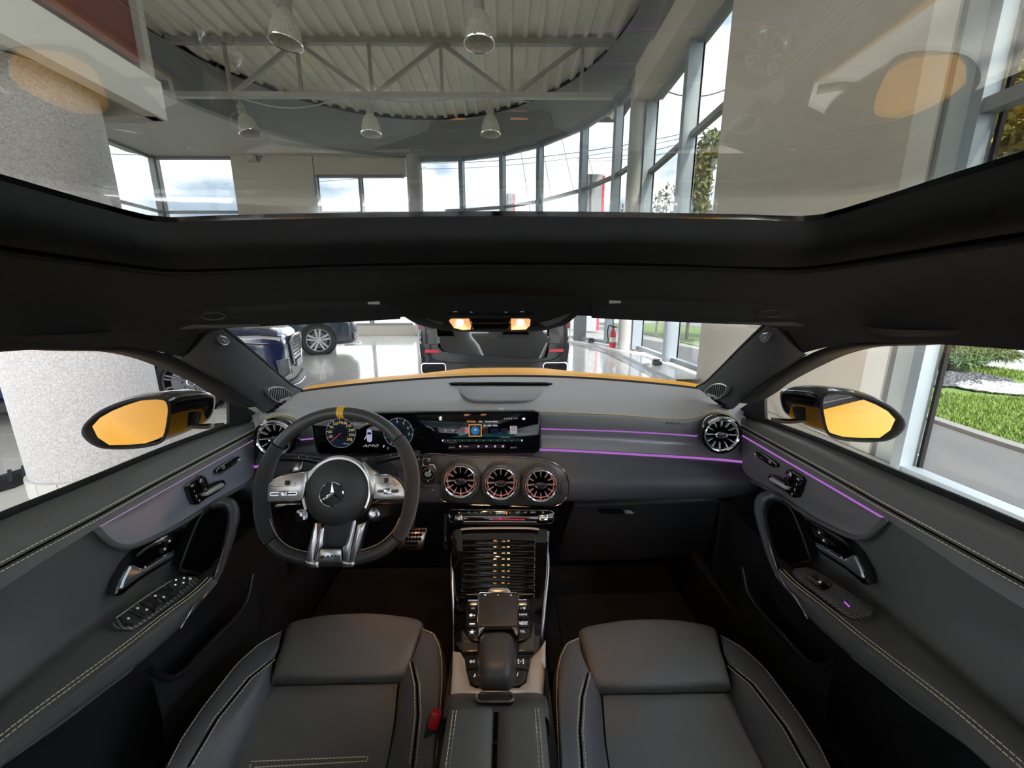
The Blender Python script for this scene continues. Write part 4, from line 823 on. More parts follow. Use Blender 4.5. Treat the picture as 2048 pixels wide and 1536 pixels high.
for x in (920.5, 957, 973, 990, 1006): lathe('menu_icon', [(.0026, 0), (.0012, 0)], Frame(FD.p(*at(x, 892.6), .0014), FD.u, FD.v), ICON, disp, 12)
text('screen_text', '21.0 °C', FD, *at(904, 895), .0058, ICON_DIM, disp, .001); text('screen_text', '22.0 °C', FD, *at(1027, 895), .0058, ICON_DIM, disp, .001)
for x in (891, 906): scr('skip_icon', x, 861, 3.4, 2.6, ICON_DIM)
tube('screen_arc', [FD.p(*at(852+18*math.sin(t), 870-17*math.cos(t)), .0008) for t in np.linspace(0, 1.1, 8)], .0005, ICON_DIM, disp, 4)

# ================================================================== steering column, stalks
TILT = R(22)
SWC = P(676, 972, Y=.805)
NW = V(.03, -math.cos(TILT), math.sin(TILT)); NW /= np.linalg.norm(NW)
FW = Frame(SWC, V(1, 0.03, 0), np.cross(NW, V(1, .03, 0)))
colm = thing('steering_column', 'black steering column with two control stalks behind the wheel', 'steering column', tuple(SWC-NW*.15))
fcol = Frame(SWC, FW.u, FW.v)
lathe('column_shroud', [(.075, -.30), (.078, -.10), (.062, -.06), (.02, -.055)], fcol, PLASTIC_SAT, colm, 28, sx_=1.1, sy_=.8)
for s in (-1, 1):
    st = tube('indicator_stalk' if s < 0 else 'gear_stalk', [FW.p(s*.06, .052, -.075), FW.p(s*.11, .062, -.07), FW.p(s*.168, .066, -.06)], [.011, .009, .0105], PLASTIC_SAT, colm, 10, n=14, flat=1.0)
    for k in range(3): text('stalk_mark', ('≡', 'o', '•')[k], Frame(FW.p(s*(.10+.02*k), .066, -.058), FW.u, FW.v), 0, 0, .006, ICON_DIM, st, .0005)

# ================================================================== steering wheel
sw = thing('steering_wheel', 'flat-bottomed black sports steering wheel with yellow centre stripe and silver spokes', 'steering wheel', tuple(SWC))
def rim_pt(t, k=1.0):
    c, s = math.cos(t), math.sin(t); x = .166*c*k; y = .166*s*k if s > 0 else -.157*math.tanh(1.2*abs(s))/math.tanh(1.2)*k
    x = math.copysign(abs(x)**.97*.166**.03, x)
    return FW.p(x, y)
def rim(name, a0, a1, r, m, n=30, r2=None):
    pts = [rim_pt(R(a)) for a in np.linspace(a0, a1, n)]
    return tube(name, pts, r, m, sw, 14, flat=1.15, up=FW.n)
TOPL = pm('wheel_leather', (.04, .038, .037), .42, bump=(600, .3, .0005))
rim('rim_top', 38, 146, .0138, TOPL, 34)
rim('rim_grip', 145.5, 216, [.0150, .0165, .0168, .0158, .0148], SUEDE, 26)
rim('rim_grip', -36, 38.5, [.0148, .0158, .0168, .0165, .0150], SUEDE, 26)
rim('rim_bottom', 215.5, 324.5, .0140, TOPL, 34)
rim('centre_stripe', 87.4, 92.2, .0147, YELLOW_MARK, 6)
for a in (38.2, 145.7, 215.7, 324.2): rim('rim_joint', a-.4, a+.4, .0152, VOID, 3)
for a0, a1 in ((200, 258), (282, 340)): stitches('rim_stitching', [rim_pt(R(a), .905)+FW.n*.004 for a in np.linspace(a0, a1, 24)], STITCH, sw, .0055, .004, .0006)
# hub
def wp(l, c=0): return FW.pxs([(480+x/4.152, 780+y/4.152) for x, y in l], c)
hx_, hy_ = FW.px(480+805/4.152, 780+850/4.152)
FH = Frame(FW.p(hx_, hy_, .0), FW.u, FW.v)
HUBM = pm('hub_leather', (.028, .026, .026), .5, bump=(700, .35, .0005))
lathe('airbag_cover', [(.070, -.05), (.0715, -.006), (.069, .004), (.058, .012), (.036, .0155), (.0003, .0165)], FH, HUBM, sw, 48, sy_=1.03)
lathe('hub_bezel', [(.069, -.012), (.078, -.012), (.0795, -.004), (.0755, .003), (.071, .002)], FH, ALU, sw, 40, a0=-28, a1=208, sy_=1.03)
ex, ey = FW.px(480+788/4.152, 780+858/4.152)
em = lathe('star_ring', [(.0262, .0), (.0268, .0035), (.0250, .0055), (.0238, .0040), (.0235, .0)], Frame(FW.p(ex, ey, .016), FW.u, FW.v), CHROME, sw, 40)
fe = Frame(FW.p(ex, ey, .0165), FW.u, FW.v)
lathe('emblem_base', [(.0242, .0), (.0003, .0004)], fe, PRINT_DK, em, 30)
for k in range(3):
    a = R(90+120*k); ca, sa = math.cos(a), math.sin(a)
    q = lambda r_, w, h: fe.p(r_*ca-w*sa, r_*sa+w*ca, h)
    mk('star_arm', [q(-.0035, 0, .0025), q(.004, .0045, .0012), q(.0247, 0, .0025), q(.004, -.0045, .0012), q(.004, 0, .0055)], [(0, 1, 4), (1, 2, 4), (2, 3, 4), (3, 0, 4)], CHROME, em, False)
# button pods
PODL = [(203, 850), (225, 795), (290, 745), (370, 710), (450, 690), (540, 678), (560, 690), (552, 790), (533, 895), (500, 912), (240, 930), (212, 905)]
PODR = [(1128, 702), (1225, 702), (1290, 725), (1345, 775), (1385, 855), (1384, 890), (1360, 904), (1145, 908), (1120, 895)]
SPK = pm('spoke_silver', (.56, .54, .52), .36, .85)
pl = prism('button_pod', wp(PODL, .006), .02, SPK, sw, .003); pr = prism('button_pod', wp(PODR, .006), .02, SPK, sw, .003)
tube('pod_bezel', wp(PODL, .005), .0013, CHROME, pl, 5, True); tube('pod_bezel', wp(PODR, .005), .0013, CHROME, pr, 5, True)
for pod, cx, cy_, w in ((pl, 378, 858, 220), (pr, 1235, 838, 180)):
    a, b = FW.px(480+cx/4.152, 780+cy_/4.152); f = Frame(FW.p(a, b, .0085), FW.u, FW.v); k = .00027
    prism('slider_slot', f.rect(0, 0, w*k, .008, .003, .0), .002, DARKCHROME, pod); prism('slider_groove', f.rect(0, 0, w*k*.92, .003, .001, .0006), .001, PRINT_DK, pod)
    prism('slider_knob', f.rect(0, 0, .0165, .0125, .002, .005), .006, ALU, pod, .0015)
    g_ = f.p(.006 if pod is pl else -.004, .0235 if pod is pl else .024)
    prism('touch_button', Frame(g_, FW.u, FW.v).rect(0, 0, .009, .0105, .002, .0012), .002, PRINT_DK, pod)
    for dx in (-.016, .018): text('pod_icon', '–‹' if pod is pl else '▭', Frame(g_, FW.u, FW.v), dx, -.002, .008, PRINT_DK, pod, .0012)
    for dx, t in ((-.018, '‹'), (0, '▭'), (.016, '✓')): text('pod_icon', t, f, dx, .012 if pod is pr else -.013, .007, PRINT_DK, pod, .0012)
    bar('pod_split', f.p(-.026, .0165), f.p(.026, .0165), .0006, .0012, PRINT_DK, pod, FW.n)
for L_ in ([(535, 690), (640, 640), (700, 605), (720, 680), (560, 800), (545, 800)], [(1015, 600), (1075, 655), (1135, 690), (1125, 860), (1075, 880), (1060, 720)]):
    prism('spoke_arm', wp(L_, .003), .02, SPK, sw, .003)
prism('spoke_edge', wp([(285, 960), (320, 945), (380, 940), (420, 940), (500, 935), (510, 950), (400, 955), (370, 968), (345, 978), (300, 978)], .003), .01, DARKCHROME, sw, .001)
# double lower spoke
def legs(mx):
    g = lambda l: [(mx+(x-mx)*1 if True else x, y) for x, y in l]
    return l
LA = [(650, 1090), (668, 1092), (670, 1240), (650, 1340), (640, 1420), (583, 1420), (595, 1310), (612, 1250), (628, 1180)]
LB = [(700, 1130), (728, 1128), (716, 1235), (722, 1268), (690, 1310), (680, 1400), (650, 1410), (662, 1310), (676, 1250), (680, 1190)]
RA = [(962, 1080), (985, 1066), (985, 1100), (968, 1200), (950, 1290), (930, 1405), (890, 1405), (878, 1290), (905, 1270), (930, 1200)]
RB = [(1000, 1110), (1070, 1085), (1050, 1160), (1012, 1300), (1000, 1330), (972, 1420), (940, 1420), (952, 1320), (985, 1180)]
for l in (LA, LB, RA, RB): prism('lower_spoke', wp(l, .021), .024, ALU, sw, .004)
for l in ([(575, 1395), (682, 1395), (684, 1420), (680, 1456), (600, 1452), (578, 1435)], [(874, 1398), (972, 1398), (978, 1430), (962, 1450), (880, 1450), (872, 1425)]): prism('spoke_clamp', wp(l, .0215), .03, ALU, sw, .004)
prism('spoke_backing', wp([(665, 1250), (700, 1110), (960, 1080), (1000, 1110), (950, 1300), (900, 1400), (670, 1400)], .002), .01, PLASTIC, sw)
bp = prism('badge_plate', wp([(705, 1306), (722, 1300), (858, 1300), (872, 1308), (876, 1395), (872, 1402), (680, 1404), (682, 1385)], .023), .012, ALU, sw, .0015)
fbp = Frame(FW.p(*FW.px(480+778/4.152, 780+1362/4.152), .0235), FW.u, FW.v)
text('badge_lettering', 'AMG', fbp, .0075, 0, .0095, PRINT_DK, bp, .001, shear=.25, sx_=1.75)
for k in range(4): bar('badge_slash', fbp.p(-.0205+.0024*k, -.003, .0012), fbp.p(-.0175+.0024*k, .003, .0012), .0011, .0004, PRINT_DK, bp, FW.n)
# rotary switches under the pods
for cx, cy_, cap_ in ((515, 1040, GLOSS), (1120, 1030, ALU)):
    a, b = FW.px(480+cx/4.152, 780+cy_/4.152); f = Frame(FW.p(a, b, -.012), FW.u, FW.v)
    kn = lathe('rotary_switch', [(.014, -.02), (.016, 0), (.0165, .010), (.014, .015), (.0003, .016)], f, PLASTIC_SAT if cap_ is ALU else GLOSS, sw, 28)
    if cap_ is ALU: lathe('rotary_cap', [(.013, .0152), (.0125, .0175), (.010, .0185), (.0003, .018)], f, DARKCHROME, kn, 24)
    text('rotary_icon', 'C' if cap_ is ALU else '8', f, 0, .002, .010 if cap_ is ALU else .012, ICON, kn, .0192 if cap_ is ALU else .0168)
    if cap_ is GLOSS: text('rotary_icon', '0', f, .007, -.006, .010, ICON, kn, .0168)
for l in ([(355, 668), (395, 620), (470, 595), (458, 668), (440, 690), (375, 700)], [(1335, 572), (1352, 572), (1382, 612), (1378, 640), (1345, 690), (1330, 660)]):
    prism('shift_paddle', wp(l, -.028), .005, pm('paddle', (.30, .29, .30), .25, 1.0) if 'paddle' not in MATS else MATS['paddle'], sw, .001)
# ================================================================== centre console
con = thing('center_console', 'black centre console with touchpad, palm rest and silver surround between the front seats', 'console', (0, .65, .58))
FK = Frame(P(1003, 1032, Y=.93), V(1, 0, 0), V(0, .55, 1))      # climate panel
cl = prism('climate_panel', FK.pxs([(897, 1024), (902, 1019.5), (1100, 1021), (1107, 1025), (1108, 1040), (1104, 1046), (1090, 1048), (1000, 1049), (915, 1047), (900, 1043)]), .02, GLOSS, con, .002)
tube('climate_rim', FK.pxs([(897, 1024), (902, 1019.5), (1100, 1021), (1107, 1025), (1108, 1040), (1104, 1046), (1090, 1048), (1000, 1049), (915, 1047), (900, 1043)]), .0012, DARKCHROME, cl, 5, True)
REDBAR = pm('lit_bar', (.34, .25, .26), .35, .8)
for y in (1033.3, 1043):
    bar('slim_bar', FK.p(*FK.px(927, y), .0015), FK.p(*FK.px(1073, y+.8), .0015), .0022, .002, REDBAR, cl, FK.n)
bar('bar_light', FK.p(*FK.px(985, 1038.3), .0012), FK.p(*FK.px(1050, 1038.8), .0012), .004, .0006, pm('bar_glow', (.05, 0, 0), .5, emit=(.8, .05, .10), strength=.25), cl, FK.n)
for x in (917, 1087):
    prism('temperature_toggle', FK.rect(*FK.px(x, 1036), .022, .0155, .003, .006), .006, CHROME if x > 1000 else DARKCHROME, cl, .002)
    prism('toggle_cap', FK.rect(*FK.px(x, 1036), .016, .005, .002, .0075), .003, ALU, cl, .001)
for x, t in ((918, '◢'), (937, '↗'), (951, '≋'), (966, 'AUTO'), (981, '≈'), (1020, '≈'), (1036, 'REST'), (1051, 'A/C'), (1066, 'SYNC'), (1086, '△')):
    text('climate_icon', t, FK, *FK.px(x, 1025), .0055 if len(t) > 1 else .007, ICON_DIM, cl, .001)
text('climate_icon', 'PASSENGER', FK, *FK.px(1001.5, 1024), .0042, ICON, cl, .001); text('climate_icon', 'AIR BAG OFF', FK, *FK.px(1001.5, 1026.6), .0042, ICON, cl, .001)
prism('airbag_warning_light', FK.rect(*FK.px(1013, 1025.5), .0045, .008, .002, .0006), .001, emis('warn_orange', (1, .22, .02), .8), cl)
tr = [FK.p(*FK.px(x, y), .0022) for x, y in ((997, 1038.5), (1003.5, 1038.5), (1000.3, 1034.5))]
prism('hazard_triangle', tr, .0012, emis('hazard', (.9, .08, .12), .8), cl)
# front tray with roller cover
A_, B_ = P(1003, 1058, Y=.90), P(998, 1192, Y=.775)
FT = Frame((A_+B_)/2, V(1, 0, 0), A_-B_)
tray = prism('tray_frame', FT.pxs([(905, 1062), (915, 1057), (1090, 1057), (1099, 1062), (1097, 1100), (1094, 1160), (1090, 1205), (908, 1205), (904, 1160), (902, 1100)]), .16, GLOSS, con, .003)
lip = FT.pxs([(922, 1060), (935, 1058.5), (1000, 1057), (1065, 1058), (1078, 1060)], .004)
tube('tray_lip', lip, .0042, pm('lip_grey', (.40, .38, .36), .45, .3), con, 8, n=24, flat=.5)
for k in range(10):
    y = 1078+k*12.1; x0, x1 = 926-.3*k, 1070-.2*k
    sl_ = prism('cover_slat', FT.pxs([(x0, y), (x1, y), (x1+1, y+9.5), (x0-1, y+9.5)], .0035), .006, GLOSS, con, .0018)
    for x in (990-.5*k*0, 1017): prism('slat_glint', FT.rect(*FT.px(x, y+5), .006, .0022, .001, .0050), .0015, DARKCHROME, sl_)  # small chrome chips stand in for the glints on each slat
prism('tray_handle', FT.pxs([(975, 1186), (980, 1179), (990, 1177.5), (1008, 1177.5), (1016, 1179), (1021, 1186), (1018, 1191), (978, 1191)], .012), .009, ALU, con, .003)
bar('tray_edge', FT.p(*FT.px(934, 1190), .003), FT.p(*FT.px(1066, 1189), .003), .002, .002, DARKCHROME, con, FT.n)
RAIL = pm('rail_alu', (.55, .58, .64), .28, 1.0)
def side(l, ys, zoff=0): return [P(x, y, Y=Y_)+V(0, 0, zoff) for (x, y), Y_ in zip(l, ys)]
rr = side([(1091, 1070), (1094, 1095), (1096, 1121), (1094, 1160), (1089, 1209), (1082, 1275), (1077, 1306)], [.915, .88, .85, .81, .755, .68, .625])
tube('console_rail', rr, [.002, .0035, .0055, .0055, .0058, .0065, .006], RAIL, con, 8, n=40)
rl = side([(905, 1072), (906, 1095), (904, 1121), (904, 1152), (906, 1209), (908, 1275), (909, 1306)], [.915, .88, .85, .81, .755, .68, .625])
tube('console_rail', rl, [.002, .0035, .0045, .004, .003, .003, .004], RAIL, con, 8, n=40)
# main console surface
FZ = Frame(V(0, .66, .582), V(1, 0, 0), V(0, 1, -.06))
top = prism('console_top', FZ.pxs([(915, 1196), (1085, 1196), (1083, 1260), (1077, 1305), (1070, 1316), (1060, 1325), (1055, 1375), (930, 1375), (924, 1325), (916, 1316), (909, 1300), (907, 1250)]), .04, GLOSS, con, .002)
def zp(l, c=0.): return FZ.pxs([(860+x/4.086, 1160+y/4.086) for x, y in l], c)
prism('silver_surround', zp([(188, 590), (250, 600), (285, 660), (300, 760), (330, 868), (372, 892), (728, 892), (788, 845), (812, 720), (825, 650), (890, 585), (945, 500), (943, 700), (925, 938), (170, 938), (182, 760)], .004), .02, pm('surround_silver', (.64, .63, .62), .38, .35), con, .003)
kp = prism('key_panel', zp([(282, 636), (812, 632), (800, 720), (782, 800), (745, 872), (700, 884), (370, 884), (335, 860), (310, 780)], .006), .012, PLASTIC_SAT, con, .002)
for a, b in (((300, 758), (400, 752)), ((690, 750), (795, 762)), ((545, 840), (545, 884))): bar('key_gap', *zp([a, b], .0066), .0012, .0015, VOID, kp)
for x, y, t in ((347, 688, 'oı:'), (365, 806, '♪'), (742, 688, '[–]'), (716, 800, '/')): text('key_icon', t, FZ, *FZ.px(860+x/4.086, 1160+y/4.086), .011, ICON, kp, .0068)
bp_ = prism('button_panel', zp([(305, 200), (318, 185), (395, 185), (395, 520), (350, 518), (310, 490), (297, 440)], .008), .02, PLASTIC_SAT, con, .002)
bp2 = prism('button_panel', zp([(725, 180), (800, 182), (815, 200), (820, 440), (805, 490), (770, 516), (722, 520)], .008), .02, PLASTIC_SAT, con, .002)
for l in ([(300, 355), (390, 355)], [(300, 425), (390, 425)], [(300, 280), (390, 280)]): bar('button_gap', *zp(l, .0088), .001, .001, VOID, bp_)
for l in ([(726, 350), (818, 350)], [(726, 420), (818, 420)], [(726, 280), (818, 280)]): bar('button_gap', *zp(l, .0088), .001, .001, VOID, bp2)
def zt(s, x, y, sz, p, c=.0094, m=ICON): text('button_lettering', s, FZ, *FZ.px(860+x/4.086, 1160+y/4.086), sz, m, p, c)
zt('DYNAMIC', 357, 197, .0052, bp_); zt('◂ ▸', 352, 262, .007, bp_); zt('●▪', 346, 320, .010, bp_); zt('▬', 345, 388, .011, bp_); zt('★', 343, 460, .014, bp_)
zt('VOLUME', 752, 192, .0052, bp2); zt('◂ / ●', 758, 262, .006, bp2); zt('NAVI', 762, 314, .0075, bp2); zt('RADIO', 760, 378, .0065, bp2); zt('MEDIA', 760, 392, .0065, bp2); zt('TEL', 756, 455, .007, bp2)
for x in (355, 758):
    a, b = FZ.px(860+x/4.086, 1160+226/4.086); prism('roller', FZ.rect(a, b, .019, .010, .003, .013), .008, ALU, bp_ if x < 500 else bp2, .003)
pad = prism('touchpad', zp([(402, 165), (415, 148), (700, 148), (716, 165), (716, 400), (712, 414), (405, 418), (398, 400)], .013), .01, pm('touchpad_face', (.06, .056, .055), .45), con, .0015)
tube('touchpad_frame', zp([(396, 480), (396, 165), (410, 143), (705, 143), (722, 165), (722, 480)], .012), .0016, CHROME, con, 6)
for l in ([(392, 425), (445, 420), (410, 455), (400, 485), (392, 480)], [(662, 420), (722, 418), (716, 485), (700, 480), (690, 450)]): prism('pad_corner', zp(l, .011), .008, ALU, con, .0008)
for x, t in ((450, '↰'), (557, '◂▸'), (662, '⌂')): zt(t, x, 166, .0068, pad, .0136)
# gloss cheeks beside the button panels
for l in ([(262, 420), (300, 470), (345, 525), (392, 535), (392, 600), (270, 605), (255, 560)], [(725, 535), (770, 522), (815, 480), (850, 345), (858, 500), (850, 600), (725, 600)]): prism('gloss_cheek', zp(l, .006), .012, pm('cheek', (.06, .058, .05), .12, coat=.3) if 'cheek' not in MATS else MATS['cheek'], con, .002)
# palm rest: a rounded block standing on the console
rows = []
PC = P(993.5, 1322, Z=.60)
for t in np.linspace(0, PI/2, 9):
    k = math.cos(t)**.45; h = math.sin(t)**.8*.05; row = []
    for a in np.linspace(0, 2*PI, 40, endpoint=False):
        c, s = math.cos(a), math.sin(a); e = .5
        x = math.copysign(abs(c)**e, c)*.0365*k; y = math.copysign(abs(s)**e, s)*.054*k
        row.append((PC[0]+x*(1-.10*(y < 0)*abs(y)/.054), PC[1]+y, .578+h*(1-.25*(y+.054)/.108*0)))
    rows.append(row)
g_ = np.array(rows); v, f = grid_mesh(g_, True); mk('palm_rest', v, f+[tuple(8*40+i for i in range(40))], pm('palm_leather', (.06, .06, .066), .4, bump=(520, .35, .0006)), con, True, sharp=60)
# hump with the release button, arm rest halves
HC = [[P(898, 1392, Z=.590), P(992, 1389, Z=.596), P(1089, 1391, Z=.590)], [P(896, 1400, Z=.615), P(992, 1397, Z=.62), P(1090, 1400, Z=.615)], [P(894, 1414, Z=.628), P(992, 1412, Z=.634), P(1092, 1414, Z=.628)], [P(893, 1433, Z=.630), P(992, 1424, Z=.635), P(1092, 1434, Z=.630)]]
HC = [[r[0]+V(-.004, 0, -.05)]+r+[r[-1]+V(.004, 0, -.05)] for r in HC]
loft('console_hump', HC, LEATHER, con, nu=30, nv=12)
FH2 = Frame(P(991, 1405, Z=.632), V(1, 0, 0), V(0, 1, -.35))
rb = prism('release_button', FH2.pxs([(955, 1397), (960, 1393), (1020, 1393), (1026, 1397), (1026, 1407), (1021, 1411), (960, 1411), (955, 1407)], .006), .012, PLASTIC_SAT, con, .002)
tube('release_bezel', FH2.pxs([(954, 1397), (960, 1392), (1020, 1392), (1027, 1397), (1027, 1408), (1021, 1412), (959, 1412), (954, 1408)], .006), .0016, ALU, rb, 6, True)
def lid_half(x0, x1, s):
    pts = []
    zt_ = .652
    yf = .470
    cs = []
    for x, dz in ((x0, -.012), (x0+.004, -.002), (x0+.02, .001), (x1-.02, .001), (x1-.004, -.002), (x1, -.012)):
        cs.append([V(x, yf, zt_+dz-.02), V(x, yf-.004, zt_+dz-.004), V(x, yf-.02, zt_+dz), V(x, .3, zt_+dz+.004), V(x, .0, zt_+dz+.004), V(x, -.05, zt_+dz)])
    loft('armrest_lid', cs, LEATHER_MID, con, nu=20)
    xs = x0+.010 if s < 0 else x1-.010
    for d in (0, .005): stitches('lid_stitching', [V(xs+d*s*-1, yf-.012, zt_+.001), V(xs+d*s*-1, .25, zt_+.005), V(xs+d*s*-1, .0, zt_+.005)], STITCH, con, .006, .0045, .0006)
lid_half(-.0735, -.003, -1); lid_half(.003, .0735, 1)
box('console_side', (-.085, .62, .38), (.02, .66, .34), PLASTIC, con); box('console_side', (.085, .62, .38), (.02, .66, .34), PLASTIC, con)
box('console_core', (0, .20, .42), (.14, .46, .40), PLASTIC, con); box('console_base', (0, .60, .36), (.15, .5, .30), PLASTIC, con)
loft('console_flank', [[P(1078, 1306, Z=.58), P(1090, 1345, Z=.60), P(1092, 1392, Z=.60)], [P(1078, 1306, Z=.56)+V(.004, 0, 0), P(1090, 1345, Z=.56)+V(.006, 0, 0), P(1092, 1392, Z=.56)+V(.006, 0, 0)]], PLASTIC_SAT, con, nu=10)

# ================================================================== belt buckle, pedals
bk = thing('seat_belt_buckle', 'black belt buckle with bright red release button beside the driver seat', 'buckle', tuple(P(862, 1450, Z=.50)))
c0 = P(863, 1440, Z=.575)
rotb = np.array(Matrix.Rotation(R(18), 3, 'Y')@Matrix.Rotation(R(-25), 3, 'X'))
box('buckle_body', c0+V(-.004, -.01, -.045), (.030, .024, .085), PLASTIC_SAT, bk, rotb, .004)
box('release_button', c0+V(.006, -.002, .004), (.017, .014, .024), RED, bk, rotb, .003)
box('buckle_stalk', c0+V(-.008, -.02, -.13), (.02, .008, .12), RUBBER, bk, rotb, .002)
wb = loft('red_belt_webbing', [[P(878, 1484, Z=.46), P(862, 1500, Z=.44), P(868, 1524, Z=.43)], [P(884, 1490, Z=.46), P(882, 1510, Z=.44), P(848, 1530, Z=.42)]], REDWEB, None, nu=12, thick=.002)
tag(wb, 'dark red belt webbing tucked down beside the console below the buckle', 'belt')
PEDAL = pm('pedal_steel', (.62, .52, .45), .28, .95)
def pedal(name, label, l, Yd, cols, rows_):
    o = P(*np.mean(l, 0), Y=Yd); f = Frame(o, V(1, 0, 0), V(0, .45, 1))
    t = thing(name, label, 'pedal', tuple(o))
    prism('pedal_plate', f.pxs(l), .008, PEDAL, t, .003)
    q = np.array([f.px(*p) for p in l]); x0, x1 = q[:, 0].min(), q[:, 0].max(); y0, y1 = q[:, 1].min(), q[:, 1].max()
    sk = (f.px(*l[0])[0]-x0)/max(y1-y0, 1e-6)
    for j in range(rows_):
        for i in range(cols-(j % 2)):
            yy = y0+(y1-y0)*(j+.6)/(rows_+.2); xx = x0+(x1-x0)*.06+(x1-x0-sk*(y1-y0))*.9*(i+.5+.5*(j % 2))/cols+sk*(yy-y0)
            lathe('pedal_stud', [(.0062, 0), (.0055, .003), (.0002, .0035)], Frame(f.p(xx, yy, .0005), f.u, f.v), RUBBER, t, 10)
    bar('pedal_arm', o+V(0, .012, .03), o+V(0, .12, .28), .012, .02, PLASTIC, t)
pedal('brake_pedal', 'perforated steel brake pedal lit warm beside the steering wheel rim', [(818, 1057), (852, 1056), (854, 1062), (845, 1097), (838, 1100), (796, 1098), (797, 1092), (806, 1080)], 1.25, 5, 5)
pedal('accelerator_pedal', 'narrow steel accelerator pedal tip showing left of the console', [(889.5, 1053), (891, 1053), (895, 1090), (896.5, 1098), (888, 1099), (886.5, 1095)], 1.25, 1, 2)

for nm, lx, en, c in (('footwell_light', -.36, .25, (1, .45, .18)), ('footwell_light', .40, .05, (1, .25, .15))):
    d = bpy.data.lights.new(nm, 'POINT'); d.energy = en; d.color = c; d.shadow_soft_size = .02
    o = bpy.data.objects.new(nm, d); COL.objects.link(o); o.location = (lx, 1.08, .60)
# ================================================================== cabin floor
fl = thing('cabin_carpet', 'black carpeted footwell floor under the dashboard', 'carpet', (0, .9, .24))
box('carpet_floor', (0, .5, .22), (1.36, 2.2, .03), CARPET, fl)
prism('toe_board', [V(-.68, 1.30, .22), V(.68, 1.30, .22), V(.68, 1.62, .62), V(-.68, 1.62, .62)], .02, CARPET, fl, n=V(0, -.8, .6))
box('bulkhead', (0, 1.46, .68), (1.3, .03, .36), CARPET, fl)
for s in (-1, 1):
    box('kick_panel', (s*.715, 1.25, .50), (.03, .80, .60), CARPET, fl)
    box('sill_cover', (s*.67, .5, .30), (.06, 2.0, .20), PLASTIC, fl, bev=.02); box('tunnel_side', (s*.12, .95, .36), (.04, .7, .30), CARPET, fl, bev=.015)
    mt = box('floor_mat', (s*.40, 1.05, .242), (.44, .5, .012), pm('mat', (.02, .019, .019), .95) if 'mat' not in MATS else MATS['mat'], None, bev=.004)
    tag(mt, 'black footwell mat in front of the '+('driver' if s < 0 else 'passenger')+' seat', 'mat')

